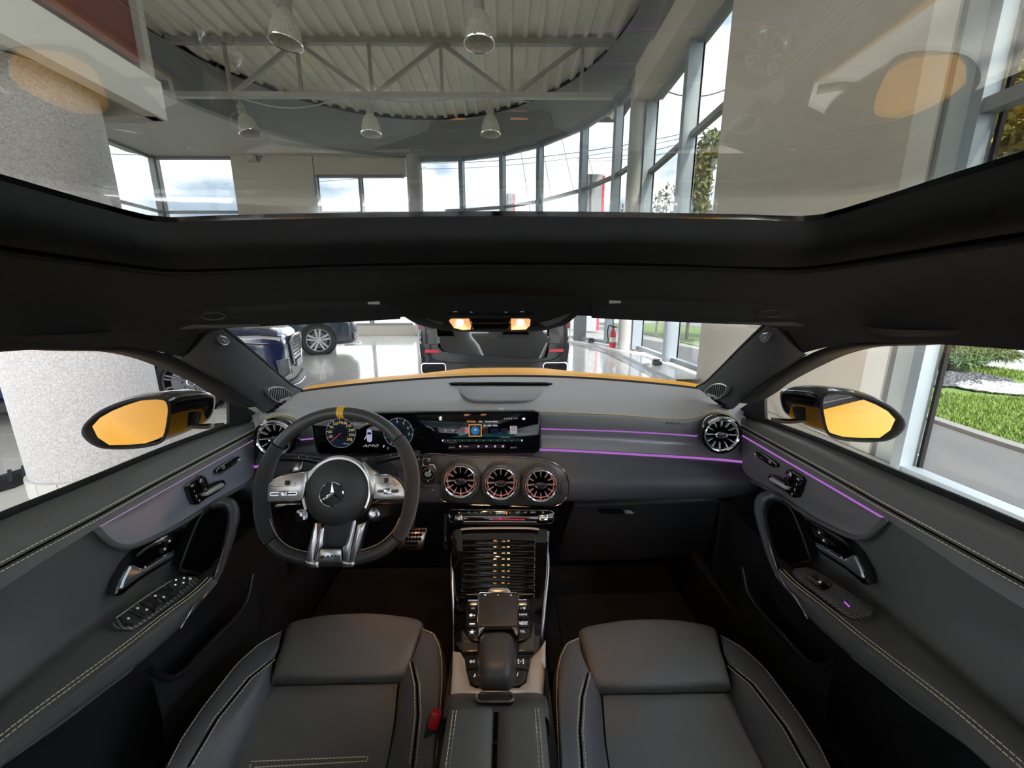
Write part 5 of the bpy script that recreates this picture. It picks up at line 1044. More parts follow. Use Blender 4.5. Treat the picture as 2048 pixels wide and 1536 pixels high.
# ================================================================== front seats (driver built, passenger mirrored)
BOL = pm('bolster_leather', (.10, .102, .112), .42, spec=.55, bump=(520, .35, .0006))
def seat(s, name, label, dy, stitch_panel):
    t = thing(name, label, 'seat', (s*.33, .45+dy, .3))
    def S(l, Z, dx=0):
        r = []
        for k, (x, y) in enumerate(l):
            p = P(x, y, Z=Z if np.isscalar(Z) else Z[k]); r.append(V(p[0]*(1 if s < 0 else -1)+0, p[1]+dy, p[2]))
        return r
    def ext(r, d, dz=0):
        e = r[-1]-r[-2]; e = e/np.linalg.norm(e); return r+[r[-1]+e*d*.5+V(0, 0, dz*.5), r[-1]+e*d+V(0, 0, dz)]
    # thigh support: rows from the front roll to the back seam
    r0 = S([(585, 1262), (640, 1246), (722, 1240), (787, 1244), (838, 1254)], .505)
    r1 = S([(578, 1249), (630, 1234), (722, 1227), (787, 1231), (843, 1244)], .532)
    r2 = S([(567, 1285), (640, 1262), (722, 1256), (780, 1260), (833, 1278)], [.545, .55, .55, .55, .545])
    r3 = S([(555, 1320), (640, 1310), (722, 1306), (770, 1308), (820, 1318)], [.545, .552, .553, .552, .545])
    r4 = S([(546, 1354), (640, 1352), (722, 1351), (760, 1350), (808, 1350)], [.535, .542, .543, .542, .535])
    r5 = S([(547, 1368), (640, 1369), (722, 1368), (760, 1367), (801, 1365)], .515)
    r6 = [p+V(0, .004, -.03) for p in r5]
    rb_ = [p+V(0, .0, -.06) for p in r0]
    rows = [rb_, r0, r1, r2, r3, r4, r5, r6]
    rows = [[r[0]+V(s*.004, 0, -.035)]+r+[r[-1]+V(-s*.004, 0, -.035)] for r in rows]
    loft('thigh_support', rows, LEATHER_MID, t, nu=40, nv=40)
    # centre panel
    cl_ = [S([(538, 1373), (500, 1462), (462, 1536)], [.515, .512, .508]), S([(620, 1371), (610, 1460), (595, 1536)], [.519, .510, .505]), S([(722, 1369), (722, 1460), (722, 1536)], [.521, .511, .505]), S([(795, 1366), (787, 1450), (772, 1536)], [.517, .512, .508])]
    cl_ = [ext(c, .42, -.02) for c in cl_]
    loft('seat_panel', cl_, LEATHER_MID, t, nu=40, nv=24)
    loft('panel_front', [[c[0]+V(0, .006, -.05) for c in cl_], [c[0]+V(0, .004, -.004) for c in cl_], [c[0] for c in cl_]], LEATHER_MID, t, nu=20)
    # bolsters: outer
    def bolster(inner, mid, crest, outer, zi, zm, zc, zo, seam, zs, dn, nm):
        cs = [S(inner, zi), S(mid, zm), S(crest, zc), S(outer, zo)]
        cs = [ext(c, .40, .0) for c in cs]
        low = [p+V(dn, 0, -.10) for p in cs[-1]]; low2 = [p+V(dn, 0, -.26) for p in cs[-1]]
        inn = [p+V(0, 0, -.03) for p in cs[0]]
        o_, g = loft('bolster', [inn]+cs+[low, low2], BOL, t, nu=60, nv=60, ret=True)
        gg = g.reshape(-1, 3).copy(); gg[:, 1] -= dy; gg[:, 0] *= (1 if s < 0 else -1); nv_, nu_ = g.shape[:2]
        bvh = BVHTree.FromPolygons([Vector(q) for q in gg], [(j*nu_+i, j*nu_+i+1, (j+1)*nu_+i+1, (j+1)*nu_+i) for j in range(nv_-1) for i in range(nu_-1)])
        def snap(l):
            r = []
            for x, y in l:
                d = ray(x, y); h_ = bvh.ray_cast(Vector(EYE), Vector(d))[0]
                if h_ is None: continue
                p = np.array(h_)-d/np.linalg.norm(d)*.0012; r.append(V(p[0]*(1 if s < 0 else -1), p[1]+dy, p[2]))
            return r
        stitches('piping_stitch', snap([(x*.985+np.mean([q[0] for q in inner])*.015, y+1) for x, y in [(np.interp(u, range(len(outer)), [q[0] for q in outer]), np.interp(u, range(len(outer)), [q[1] for q in outer])) for u in np.linspace(0, len(outer)-1, 30)]]), STITCH, t, .006, .0045, .0006)
        sm_ = snap([(np.interp(u, range(len(seam)), [q[0] for q in seam]), np.interp(u, range(len(seam)), [q[1] for q in seam])) for u in np.linspace(0, len(seam)-1, 25)])
        tube('bolster_seam', sm_, .0018, VOID, t, 5)
        for d in (-.005, .005): stitches('bolster_stitch', [p+V(d, 0, d*(-.3 if False else 0)+.001) for p in sm_], STITCH, t, .006, .0045, .00065)
    bolster([(545, 1322), (541, 1371), (500, 1462), (462, 1536)], [(556, 1300), (515, 1370), (445, 1462), (390, 1536)], [(560, 1280), (490, 1340), (420, 1440), (355, 1536)], [(566, 1260), (519, 1287), (475, 1325), (403, 1415), (362, 1475), (330, 1536)],
            [.528, .522, .516, .512], [.545, .547, .548, .55], [.548, .556, .562, .566], [.535, .538, .542, .552, .556, .56],
            [(545, 1320), (500, 1356), (434, 1437), (376, 1534)], [.541, .549, .5515, .554], s*.02, 'o')
    bolster([(806, 1352), (800, 1370), (791, 1447), (775, 1536)], [(824, 1318), (826, 1370), (822, 1450), (812, 1536)], [(838, 1285), (852, 1330), (858, 1430), (850, 1536)], [(846, 1257), (868, 1266), (880, 1290), (885, 1320), (885, 1369), (880, 1430), (872, 1536)],
            [.53, .518, .514, .51], [.548, .548, .545, .54], [.552, .556, .556, .555], [.54, .545, .545, .545, .548, .55, .55],
            [(823, 1318), (834, 1369), (836, 1431), (825, 1536)], [.549, .551, .5495, .547], -s*.012, 'i')
    if stitch_panel:
        sp_ = S([(502, 1523), (735, 1513), (734, 1522), (500, 1535)], .515)
        for a, b in ((0, 1), (2, 3), (1, 2), (3, 0)): stitches('panel_stitch', [sp_[a], sp_[b]], STITCH, t, .006, .0045, .0007)
    # seat base and backrest with its open headrest
    box('seat_base', (s*.325, .36+dy, .38), (.36, .66, .20), PLASTIC, t, bev=.02)
    bx = s*.345
    prof = [(.50, -.10, .27, .10), (.70, -.16, .27, .09), (.90, -.22, .25, .075), (1.02, -.26, .19, .07), (1.06, -.272, .155, .065), (1.20, -.30, .125, .05), (1.235, -.305, .10, .03)]
    rows = []
    for z, y, w, d in prof:
        rows.append([V(bx+w*math.copysign(abs(math.cos(a))**.6, math.cos(a)), y+dy+d*math.copysign(abs(math.sin(a))**.7, math.sin(a)), z) for a in np.linspace(0, 2*PI, 32, endpoint=False)])
    v, f = grid_mesh(np.array(rows), True); mk('backrest', v, f+[tuple(6*32+i for i in range(32))], LEATHER, t, True)
    f_ = Frame(V(bx, -.213+dy, 1.10), V(-1, 0, 0), V(0, -.2, 1)); 
    prism('headrest_opening', f_.pts([(-.085, -.03), (.085, -.03), (.06, .035), (-.06, .035)], .001), .01, VOID, t, .002, n=V(0, 1, .2))
    return t
seat(-1, 'driver_seat', 'black leather driver seat with pale stitching behind the steering wheel', 0, True)
seat(1, 'passenger_seat', 'black leather passenger seat with pale stitching facing the glove box', -.03, False)
# ================================================================== front doors
TRIM_R = MATS['trim_mesh_lit']
def door(s):
    t = thing('front_door', ('driver' if s < 0 else 'passenger')+' side door panel with '+('grey trim coloured as lit and four window switches' if s < 0 else 'grey trim coloured as shaded and one window switch'), 'door', (s*.7, .7, .6))
    def D(l, X):
        r = []
        for k, (x, y) in enumerate(l):
            p = P(x, y, X=X if np.isscalar(X) else X[k]); r.append(V(p[0]*(-s), p[1], p[2]))
        return r
    def ext(r, d=.8, flat=True):
        e = r[-1]-r[-2]; e = e/np.linalg.norm(e)
        if flat: e = V(e[0]*0, -1, e[2]*.1)
        return r+[r[-1]+e*d*.4, r[-1]+e*d]
    def fw(r, d=.05): return [r[0]+(r[0]-r[1])/np.linalg.norm(r[0]-r[1])*d]+r
    belt = fw(ext(D([(459, 850), (344, 892), (134, 979), (0, 1033)], -.745)), .10)
    pad1 = fw(ext(D([(470, 852), (344, 900), (140, 990), (0, 1047)], -.735)), .08)
    pad2 = fw(ext(D([(480, 855), (344, 916), (150, 1012), (0, 1078)], -.712)), .06)
    seam = fw(ext(D([(506, 864), (406, 917), (312, 967), (187, 1036), (69, 1098), (0, 1135)], -.69)), .03)
    seam2 = [p+V(-s*0, 0, -.006)+V(s*.002, 0, 0) for p in seam]
    amb = fw(ext(D([(506, 879), (406, 936), (312, 989), (197, 1054), (95, 1117), (0, 1180)], -.685)), .03)
    loft('top_pad', [belt, pad1, pad2, seam], LEATHER, t, nu=50, nv=20)
    loft('pad_return', [seam, seam2, amb], LEATHER, t, nu=50, nv=8)
    tube('pad_seam', [p+V(-s*.0005, 0, .0003) for p in catmull(seam, 60)], .0016, VOID, t, 5)
    for dz, dx in ((.0055, .003), (-.005, -.001)): stitches('pad_stitching', [p+V(s*dx-s*.0015, 0, dz) for p in seam], STITCH, t, .0058, .0042, .00065)
    tube('window_seal', [p+V(-s*.004, 0, .002) for p in catmull(belt, 50)], .0065, RUBBER, t, 8)
    # violet light line down to where the trim ends
    al = D([(507, 880), (406, 937), (312, 990), (197, 1055)], -.683)
    tube('ambient_light', al, .0013 if s < 0 else .0024, AMB_DIM if s < 0 else AMB, t, 6, n=40)
    # trim panel
    top = D([(510, 879), (406, 937.5), (312, 990.5), (240, 1031), (197, 1055)], [-.687]*5)
    bot = D([(512, 958), (487, 969), (461, 983), (418, 1009), (360, 1046), (320, 1067), (283, 1084), (255, 1092), (232, 1087), (212, 1072), (198, 1056)], -.688)
    midc = [a*.5+b*.5+V(s*.004, 0, 0) for a, b in zip(catmull(top, 30), catmull(bot, 30))]
    q1 = [a*.82+b*.18+V(s*.004, 0, 0) for a, b in zip(catmull(top, 30), catmull(bot, 30))]
    q3 = [a*.18+b*.82+V(s*.004, 0, 0) for a, b in zip(catmull(top, 30), catmull(bot, 30))]
    loft('trim_panel', [top, q1, midc, q3, bot], TRIM_LIT if s < 0 else TRIM_SHADE, t, nu=60, nv=16)
    be = D([(512, 960), (461, 986), (418, 1012), (360, 1049), (320, 1070), (283, 1087), (255, 1095), (230, 1090), (209, 1075), (193, 1057)], -.684)
    tube('trim_edge', be, .005, LEATHER, t, 8, n=50)
    # main skin below the light line, arm rest, lower edge
    c1 = [p+V(s*.012, 0, -.001) for p in amb]
    c2 = fw(ext(D([(470, 1010), (380, 1075), (270, 1130), (150, 1180), (0, 1265)], -.702)), .12)
    c3 = fw(ext(D([(440, 1090), (360, 1150), (240, 1200), (150, 1262), (0, 1385)], [-.702, -.702, -.697, -.686, -.672])), .12)
    c3b = fw(ext(D([(440, 1122), (370, 1170), (262, 1228), (150, 1305), (0, 1425)], [-.66, -.66, -.655, -.645, -.635])), .02)
    c4 = ext(D([(424, 1157), (398, 1182), (330, 1234), (257, 1292), (158, 1366), (0, 1487)], -.59))
    c5 = [p+V(-s*.010, 0, -.008) for p in catmull(c4, 30)]
    c6 = ext(D([(421, 1180), (361, 1252), (263, 1338), (127, 1439), (63, 1483)], -.582))
    c7 = [p+V(s*.06, 0, -.03) for p in catmull(c6, 30)]
    loft('door_skin', [c1, c2, c3, c3b, c4, c5, c6, c7], LEATHER, t, nu=60, nv=56)
    cs4 = [p+V(0, 0, .001) for p in catmull(c4, 60)][:46]
    for d in (0, .008): stitches('arm_stitching', [p+V(s*d, 0, .0012+d*.06) for p in cs4], STITCH, t, .006, .0045, .00065)
    # dark lower door with bin
    lo0 = [p+V(s*.05, 0, 0) for p in catmull(c6, 20)]
    prism('lower_panel', [V(s*.662, 1.05, .655), V(s*.662, -.3, .68), V(s*.662, -.3, .28), V(s*.662, 1.05, .28)], .03, PLASTIC, t, n=V(-s, 0, 0))
    bin_ = D([(506, 1148), (494, 1200), (475, 1230), (430, 1278), (394, 1316), (362, 1347), (340, 1357), (318, 1350), (300, 1340)], -.60)
    tube('bin_edge', bin_, .006, PLASTIC_SAT, t, 8, n=50)
    loft('bin_wall', [bin_, [p+V(s*.0, 0, -.10) for p in bin_], [p+V(s*.03, 0, -.30) for p in bin_]], PLASTIC, t, nu=40)
    le = D([(263, 1338), (200, 1385), (127, 1441), (63, 1486), (0, 1530)], -.585)
    tube('lower_piping', le, .003, LEATHER_MID, t, 6, n=30)
    # pull handle: grey arch running down the front of the arm rest
    ph = D([(424, 1011), (438, 1005), (452, 1004), (464, 1012), (469, 1030), (464, 1062), (452, 1105), (439, 1143), (426, 1167), (408, 1192), (388, 1212), (372, 1237), (361, 1256)], [-.67, -.655, -.642, -.63, -.62, -.612, -.605, -.6, -.592, -.588, -.585, -.583, -.582])
    PH = MATS.get('pull_handle') or pm('pull_handle', (.085, .088, .095), .36, .3)
    tube('pull_handle', ph, [.007, .010, .012, .012, .010, .0085, .0075, .0065, .0052, .004, .0032, .003, .002], PH, t, 12, n=70)
    inn = D([(436, 1014), (448, 1012), (458, 1022), (461, 1036), (456, 1070), (444, 1112), (430, 1152), (423, 1168), (408, 1193), (388, 1213), (372, 1238), (361, 1257)], [-.655, -.645, -.635, -.625, -.615, -.606, -.597, -.585, -.575, -.571, -.569, -.569])
    tube('handle_edge', inn, [.001, .0028, .0034, .003, .0022, .0016, .0016, .0018, .0016, .001], CHROME, t, 8, n=50)
    # the dark hand recess behind it
    rec = D([(360, 1134), (366, 1117), (398, 1038), (418, 1018), (446, 1013), (459, 1026), (461, 1038), (446, 1104), (426, 1156), (418, 1151), (378, 1143), (363, 1139)], [-.676]*4+[-.665]*4+[-.655]*2+[-.67]*2)
    cen = np.mean(rec, 0); rec = rec+rec[:1]
    loft('hand_recess', [catmull(rec, 60), [p*.93+cen*.07+V(s*.004, 0, 0) for p in catmull(rec, 60)], [p*.80+cen*.20+V(s*.035, 0, 0) for p in catmull(rec, 60)], [p*.05+cen*.95+V(s*.04, 0, 0) for p in catmull(rec, 60)]], PLASTIC, t, nu=60)
    pf = prism('recess_shade', [p+V(s*.004, 0, 0) for p in rec[:-1]], .004, VOID, t, n=V(-s, -.2, 0))  # flush black sheet stands in for the shade inside the recess
    tube('recess_rim', rec[:-1], .003, PLASTIC, t, 8, True, n=80)
    # inner door handle
    def ring(l, X): return D([(160+x/3.49, 860+y/3.49) for x, y in l], X)
    XH = -.676
    bz = ring([(245, 1148), (275, 1060), (350, 930), (400, 870), (460, 820), (600, 740), (720, 685), (748, 688), (750, 720), (700, 830), (650, 905), (560, 960), (420, 1050), (300, 1150), (262, 1160)], XH)
    hb = prism('handle_bezel', bz, .03, GLOSS, t, .003, n=V(-s, -.25, .1))
    up_ = ring([(365, 935), (410, 880), (470, 835), (600, 760), (715, 702), (725, 715), (690, 800), (650, 845), (455, 950)], XH+.002)
    prism('handle_dish', up_, .004, SCREEN, hb, .001, n=V(-s, -.25, .1))
    lv = ring([(283, 1108), (300, 1050), (352, 950), (372, 942), (440, 972), (470, 950), (640, 862), (655, 848), (660, 870), (630, 900), (560, 940), (440, 1015), (300, 1115)], XH+.004)
    lever = prism('handle_lever', lv, .008, pm('lever', (.48, .52, .54), .3, .85) if 'lever' not in MATS else MATS['lever'], hb, .003, n=V(-s, -.25, .1), label='satin silver door handle lever')
    tube('lever_edge', ring([(455, 955), (540, 905), (655, 850)], XH+.006), .0022, CHROME, hb, 6, n=16)
    for x, y in ((582, 832), (615, 776)):
        c = ring([(x, y)], XH+.005)[0]; f = Frame(c, V(0, -s, 0), V(0, 0, 1)); prism('lock_button', f.rect(0, 0, .016, .011, .002, .002), .004, PLASTIC_SAT, hb, .001, n=V(-s, 0, 0)); text('lock_icon', '●', f if s < 0 else f, 0, 0, .006, ICON_DIM, hb, .003)
    if s > 0:
        prism('dish_reflector', ring([(490, 870), (640, 760), (690, 730), (660, 800), (540, 870)], XH+.004), .001, PLASTIC_SAT, hb, n=V(-s, -.25, .1))
    # seat memory pill and seat control
    XT = -.686
    ml = ring([(957, 300), (955, 280), (975, 262), (1095, 185), (1115, 185), (1118, 205), (1095, 232), (985, 298)], XT+.004)
    me_ = prism('memory_switch', ml, .02, GLOSS, t, .0015, n=V(-s, 0, 0)); tube('memory_bezel', ml, .0011, ALU, me_, 5, True, n=40)
    c = ring([(1000, 262)], XT+.007)[0]; text('memory_icon', '○', Frame(c, V(0, -s, 0), V(0, 0, 1)), 0, 0, .010, ICON_DIM, me_, .001)
    pl_ = ring([(752, 395), (770, 370), (820, 340), (850, 316), (880, 328), (905, 385), (960, 360), (1008, 348), (1024, 375), (1010, 400), (960, 435), (880, 480), (830, 520), (805, 520), (780, 480)], XT+.005)
    sc_ = prism('seat_control', pl_, .025, GLOSS, t, .002, n=V(-s, 0, 0))
    v1 = ring([(838, 352), (852, 342), (868, 352), (900, 425), (905, 440), (872, 440)], XT+.012); prism('back_control', v1, .010, DARKCHROME, sc_, .003, n=V(-s, 0, 0))
    v2 = ring([(868, 445), (940, 405), (1000, 370), (1016, 378), (1010, 396), (905, 455), (880, 462)], XT+.014); prism('cushion_control', v2, .012, MATS['vent_blade_silver'], sc_, .003, n=V(-s, 0, 0), label='chrome seat cushion switch')
    v3 = ring([(850, 340), (862, 345), (868, 360), (845, 368)], XT+.015); prism('headrest_control', v3, .004, ALU, sc_, .002, n=V(-s, 0, 0))
    for (x, y), k in zip(((782, 390), (796, 428), (810, 462), (832, 494)), ('M', '1', '2', '3')):
        c = ring([(x, y)], XT+.0075)[0]; text('memory_number', k, Frame(c, V(0, -s, 0), V(0, 0, 1)), 0, 0, .008, ICON_DIM, sc_, .001)
    # window switch plate on the arm rest
    zc = lambda l: [P(160+x/3.49, 860+y/3.49, X=-.632) for x, y in l]
    o_ = P(310, 1203, X=-.63); nrm = V(.42, -.05, .9); nrm /= np.linalg.norm(nrm)
    fr = Frame(o_+nrm*.006, np.cross(V(0, 1, .0), nrm), V(0, 1, 0))
    fr = Frame(o_+nrm*.006, V(0, 1, -.06), np.cross(nrm, V(0, 1, -.06)))
    def W_(l, c=0.):
        r = []
        for x, y in l:
            p = fr.p(*fr.px(160+x/3.49, 860+y/3.49), c); r.append(V(p[0]*(-s), p[1], p[2]))
        return r
    nn = V(nrm[0]*(-s)*1.0, nrm[1], nrm[2])
    wl = [(218, 1350), (237, 1318), (400, 1198), (520, 1118), (660, 1033), (720, 1013), (800, 1018), (827, 1043), (812, 1072), (640, 1202), (430, 1352), (370, 1387), (280, 1382), (226, 1368)]
    wpn = prism('switch_plate', W_(wl), .012, CARBON, t, .003, n=nn)
    if s < 0:
        tube('plate_rail', W_([(245, 1325), (400, 1212), (520, 1132), (650, 1052)], .002), .0015, CHROME, wpn, 5, n=20)
        for l in ([(272, 1320), (330, 1285), (425, 1330), (365, 1370), (300, 1360)], [(345, 1275), (410, 1230), (505, 1280), (440, 1325)], [(425, 1215), (490, 1175), (590, 1225), (520, 1270)], [(500, 1160), (575, 1110), (690, 1140), (610, 1205)]):
            w = prism('window_switch', W_(l, .004), .006, PLASTIC_SAT, wpn, .0015, n=nn)
        for x, y in ((330, 1335), (395, 1263), (458, 1273), (518, 1176), (577, 1184), (762, 1055)):
            p = W_([(x-9, y-5), (x+9, y-7), (x+11, y+5), (x-7, y+7)], .0062); prism('switch_icon', p, .0004, ICON_DIM, wpn, n=nn)
        c = W_([(688, 1078)], .001)[0]; u_ = V(0, 1, -.06); fm = Frame(c, u_, np.cross(nn, u_))
        mk_ = lathe('mirror_joystick', [(.017, 0), (.0165, .004), (.012, .006), (.0002, .006)], fm, PLASTIC_SAT, wpn, 24, sx_=1.1, sy_=.8)
        lathe('joystick_ring', [(.0185, .0), (.0185, .002), (.0172, .002)], fm, DARKCHROME, wpn, 24, sx_=1.1, sy_=.8)
        for a in (0, 90, 180, 270): prism('joystick_dot', Frame(fm.p(.010*math.cos(R(a)), .0075*math.sin(R(a)), .0066), fm.u, fm.v).rect(0, 0, .003, .003, .001), .0004, ICON, mk_, n=nn)
    else:
        def WR(l, c=0.):
            r = []
            for x, y in l:
                pm_ = proj(mir(fr.o)); q = on_plane(1460+x/3.49, 860+y/3.49, mir(fr.o), nn); r.append(q+nn*c)
            return r
        prism('window_switch', WR([(530, 1030), (600, 1018), (712, 1080), (690, 1110), (640, 1118)], .005), .006, GLOSS, wpn, .0015, n=nn)
        prism('switch_icon', WR([(622, 1074), (640, 1072), (644, 1084), (626, 1086)], .007), .0004, ICON_DIM, wpn, n=nn)
        prism('grip_pad', WR([(720, 1085), (760, 1090), (1000, 1240), (985, 1290), (880, 1305), (850, 1290)], .002), .004, CARBON, wpn, .001, n=nn)
        prism('courtesy_light', WR([(800, 1218), (806, 1214), (842, 1248), (836, 1252)], .0065), .0008, emis('courtesy_violet', (.55, .12, .75), 1.2), wpn, n=nn)
    # yellow outer skin, window frame edge, glass
    os_ = [[V(s*.86, 1.15, z), V(s*(.90+.03*math.sin(PI*(z-.25)/.7)), .5, z), V(s*(.90+.03*math.sin(PI*(z-.25)/.7)), -.4, z), V(s*.88, -1.6, z)] for z in np.linspace(.25, .84, 8)]
    os_.append([V(s*.76, 1.12, .885), V(s*.77, .5, .895), V(s*.77, -.4, .895), V(s*.77, -1.6, .895)])
    loft('outer_skin', os_, YELLOW, t, nu=20, label='yellow outer door skin')
    hd = tube('outer_handle', [V(s*.93, -.08, .80), V(s*.965, -.10, .805), V(s*.967, -.2, .81), V(s*.93, -.24, .81)], .014, GLOSS, t, 10, n=24)
    # window glass
    wt = D([(0, 700), (125, 700), (244, 704), (312, 718), (375, 743), (437, 774), (462, 792)], [-.645, -.645, -.645, -.65, -.66, -.675, -.69])
    wt = ext(wt[::-1], .8)
    gb = [V(s*.75, p[1], q[2]+.0) for p, q in zip(catmull(wt, 30), catmull(belt[1:], 30))]
    loft('side_window', [catmull(wt, 30), [a*.5+b*.5+V(s*.012, 0, 0) for a, b in zip(catmull(wt, 30), gb)], gb], G_SIDE, t, nu=30, nv=8, thick=.004)
    tube('quarter_strip', D([(460, 792), (461, 822), (459, 850)], [-.695, -.72, -.745]), .006, PLASTIC_SAT, t, 8, n=8)
    prism('quarter_panel', D([(458, 789), (470, 796), (490, 812), (512, 826), (500, 845), (459, 852)], [-.69, -.69, -.695, -.70, -.715, -.735]), .01, PLASTIC, t, n=V(-s, -.3, .2))
    return t
TRIM_SHADE = banded('trim_mesh_shade', (.17, .165, .165), (.27, .262, .26), 260, (0, R(45), R(20)), .42, .3)  # same trim for the right door, its shade put into a darker colour
G_SIDE = glass('side_glass', (.99, .99, .99), .25)
door(-1); door(1)

# ================================================================== exterior mirrors
def side_mirror(s):
    t = thing('side_mirror', ('left' if s < 0 else 'right')+' exterior mirror in gloss black, its glass reflecting the yellow flank, '+('before the speckled column' if s < 0 else 'before the pale pier'), 'mirror', (s*.9, 1.0, .93))
    def S(l, Y):
        return [V(*(lambda p: (p[0]*(-s), p[1], p[2]))(P(x, y, Y=Y))) for x, y in l]
    Z4 = lambda l: [(x/3.2, 620+y/3.2) for x, y in l]
    rim_ = Z4([(519, 785), (524, 755), (545, 722), (620, 655), (720, 605), (830, 570), (940, 555), (1040, 553), (1085, 580), (1095, 640), (1085, 740), (1065, 810), (1035, 850), (960, 875), (850, 890), (720, 893), (640, 884), (580, 858), (540, 825), (524, 803)])
    gl_ = Z4([(590, 745), (640, 690), (720, 645), (800, 612), (900, 580), (1000, 572), (1070, 580), (1085, 610), (1080, 680), (1060, 790), (1035, 832), (965, 850), (830, 862), (700, 865), (625, 815)])
    Yf = .97
    r0 = catmull(S(rim_, Yf), 60, True); g0 = catmull(S(gl_, Yf+.004), 60, True); c = np.mean(r0, 0); k0 = int(np.argmin(((g0-r0[0])**2).sum(1))); g0 = np.roll(g0, -k0, 0); r0 = np.vstack([r0, r0[:1]]); g0 = np.vstack([g0, g0[:1]])
    out = [g0, [a*.5+b*.5+V(0, -.008, 0) for a, b in zip(r0, g0)], r0]
    loft('mirror_rim', out, RUBBER, t, nu=61, nv=8, spl=False)
    rows = [r0]
    for k, (d, sc_, sh) in enumerate(((.02, 1.03, 0), (.06, .98, -.012), (.10, .84, -.035), (.135, .6, -.06), (.15, .25, -.075), (.152, .02, -.078))):
        rows.append([c+(p-c)*V(sc_, 1, sc_)+V(s*sh, d, .004) for p in r0])
    loft('mirror_housing', rows, GLOSS, t, nu=61, nv=24, spl=False)
    arm = [V(s*.80, 1.08, .90), V(s*.85, 1.05, .905), V(s*.90, 1.03, .925)]
    tube('mirror_arm', arm, [.016, .014, .02], GLOSS, t, 12, n=14, flat=.5)
    gp = S(gl_, Yf); gc = np.mean(gp, 0)
    # aim: reflects the car's own flank
    toeye = EYE-gc; toeye /= np.linalg.norm(toeye); tgt = (V(-.80, .0, .66) if s < 0 else V(.72, -.1, .80))-gc; tgt /= np.linalg.norm(tgt); n = toeye+tgt; n /= np.linalg.norm(n)
    pts = [on_plane(*proj(q if True else q), gc, n) for q in gp]
    mk('mirror_glass', [p for p in pts]+[p-n*.004 for p in pts], [tuple(range(len(pts))), tuple(range(len(pts), 2*len(pts)))[::-1]]+[(i, (i+1) % len(pts), len(pts)+(i+1) % len(pts), len(pts)+i) for i in range(len(pts))], MIRROR, t, False)
    return t
side_mirror(-1); side_mirror(1)
# ================================================================== roof, pillars, windscreen
def U_path(right):     # right half from the centre forwards, then back along the side -> full U from left rear to right rear
    r = [np.asarray(p, float) for p in right]; r[0] = V(0, r[0][1], r[0][2]); return [mir(p) for p in r[:0:-1]]+r
roof = thing('roof_lining', 'near-black fabric roof lining framing the open glass roof', 'headliner', (0, .3, 1.3))
S0 = U_path([V(0, .515, 1.3245), V(.2, .512, 1.322), V(.33, .505, 1.318), V(.395, .495, 1.315), V(.415, .45, 1.320), V(.432, .37, 1.329), V(.445, .1, 1.338), V(.45, -.9, 1.338)])
S0b = [p+V(0, 0, .028) for p in S0]
S1 = U_path([V(0, .545, 1.300), V(.2, .543, 1.298), V(.34, .538, 1.293), V(.41, .520, 1.291), V(.443, .46, 1.297), V(.46, .37, 1.304), V(.472, .1, 1.312), V(.475, -.9, 1.312)])
S1b = U_path([V(0, .556, 1.297), V(.2, .554, 1.295), V(.345, .548, 1.290), V(.42, .53, 1.287), V(.456, .465, 1.293), V(.474, .37, 1.300), V(.486, .1, 1.308), V(.489, -.9, 1.308)])
H2 = U_path([V(0, .66, 1.268), V(.2, .66, 1.262), V(.38, .655, 1.254), V(.49, .62, 1.250), V(.545, .53, 1.258), V(.57, .40, 1.264), V(.585, .1, 1.270), V(.585, -.9, 1.270)])
H3 = U_path([V(0, .80, 1.226), V(.2, .795, 1.217), V(.42, .79, 1.207), V(.548, .785, 1.196), V(.612, .70, 1.176), V(.640, .53, 1.186), V(.652, .2, 1.190), V(.652, -.9, 1.190)])
FRAME = pm('roof_frame', (.008, .008, .008), .6, spec=.3)
loft('roof_frame', [S0b, S0, [a*.5+b*.5+V(0, .002, -.004) for a, b in zip(S0, S1)], S1], FRAME, roof, nu=100, nv=10)
loft('frame_groove', [S1, [a*.5+b*.5+V(0, 0, .006) for a, b in zip(S1, S1b)], S1b], VOID, roof, nu=100)
loft('lining', [S1b, H2, H3], HEADLINER, roof, nu=100, nv=20)
tube('frame_seal', [p+V(0, .001, -.001) for p in catmull(S1b, 100)], .003, RUBBER, roof, 6)
mk('roof_skin', *grid_mesh(np.stack([np.array(catmull(S0b, 60))+V(0, .0, .006), np.array(catmull(H2, 60))+V(0, .02, .09), np.array(catmull(H3, 60))+V(0, .03, .035)])), GLOSS, roof)
sr = []
for y in np.linspace(.60, -.95, 12): sr.append([V(x, y-.012*(x/.45)**2, 1.352+.010*(1-((x)/.47)**2)+(.022*(1-((y+.2)/.75)**2) if y < .40 else .00792-.010*(y-.40))) for x in np.linspace(-.50, .50, 13)])
srg = np.array(sr); v, f = grid_mesh(srg); top_ = v+np.array([0, 0, .005]); n_v = len(v)
bd_ = [i for i in range(13)]+[13*k+12 for k in range(1, 12)]+[11*13+i for i in range(11, -1, -1)]+[13*k for k in range(10, 0, -1)]
gl = mk('sunroof', np.vstack([v, top_]), f+[tuple(i+n_v for i in q[::-1]) for q in f]+[(bd_[i], bd_[(i+1) % len(bd_)], bd_[(i+1) % len(bd_)]+n_v, bd_[i]+n_v) for i in range(len(bd_))], G_ROOF, None, True, sharp=40)
tag(gl, 'large tinted glass roof panel above the front seats', 'sunroof')
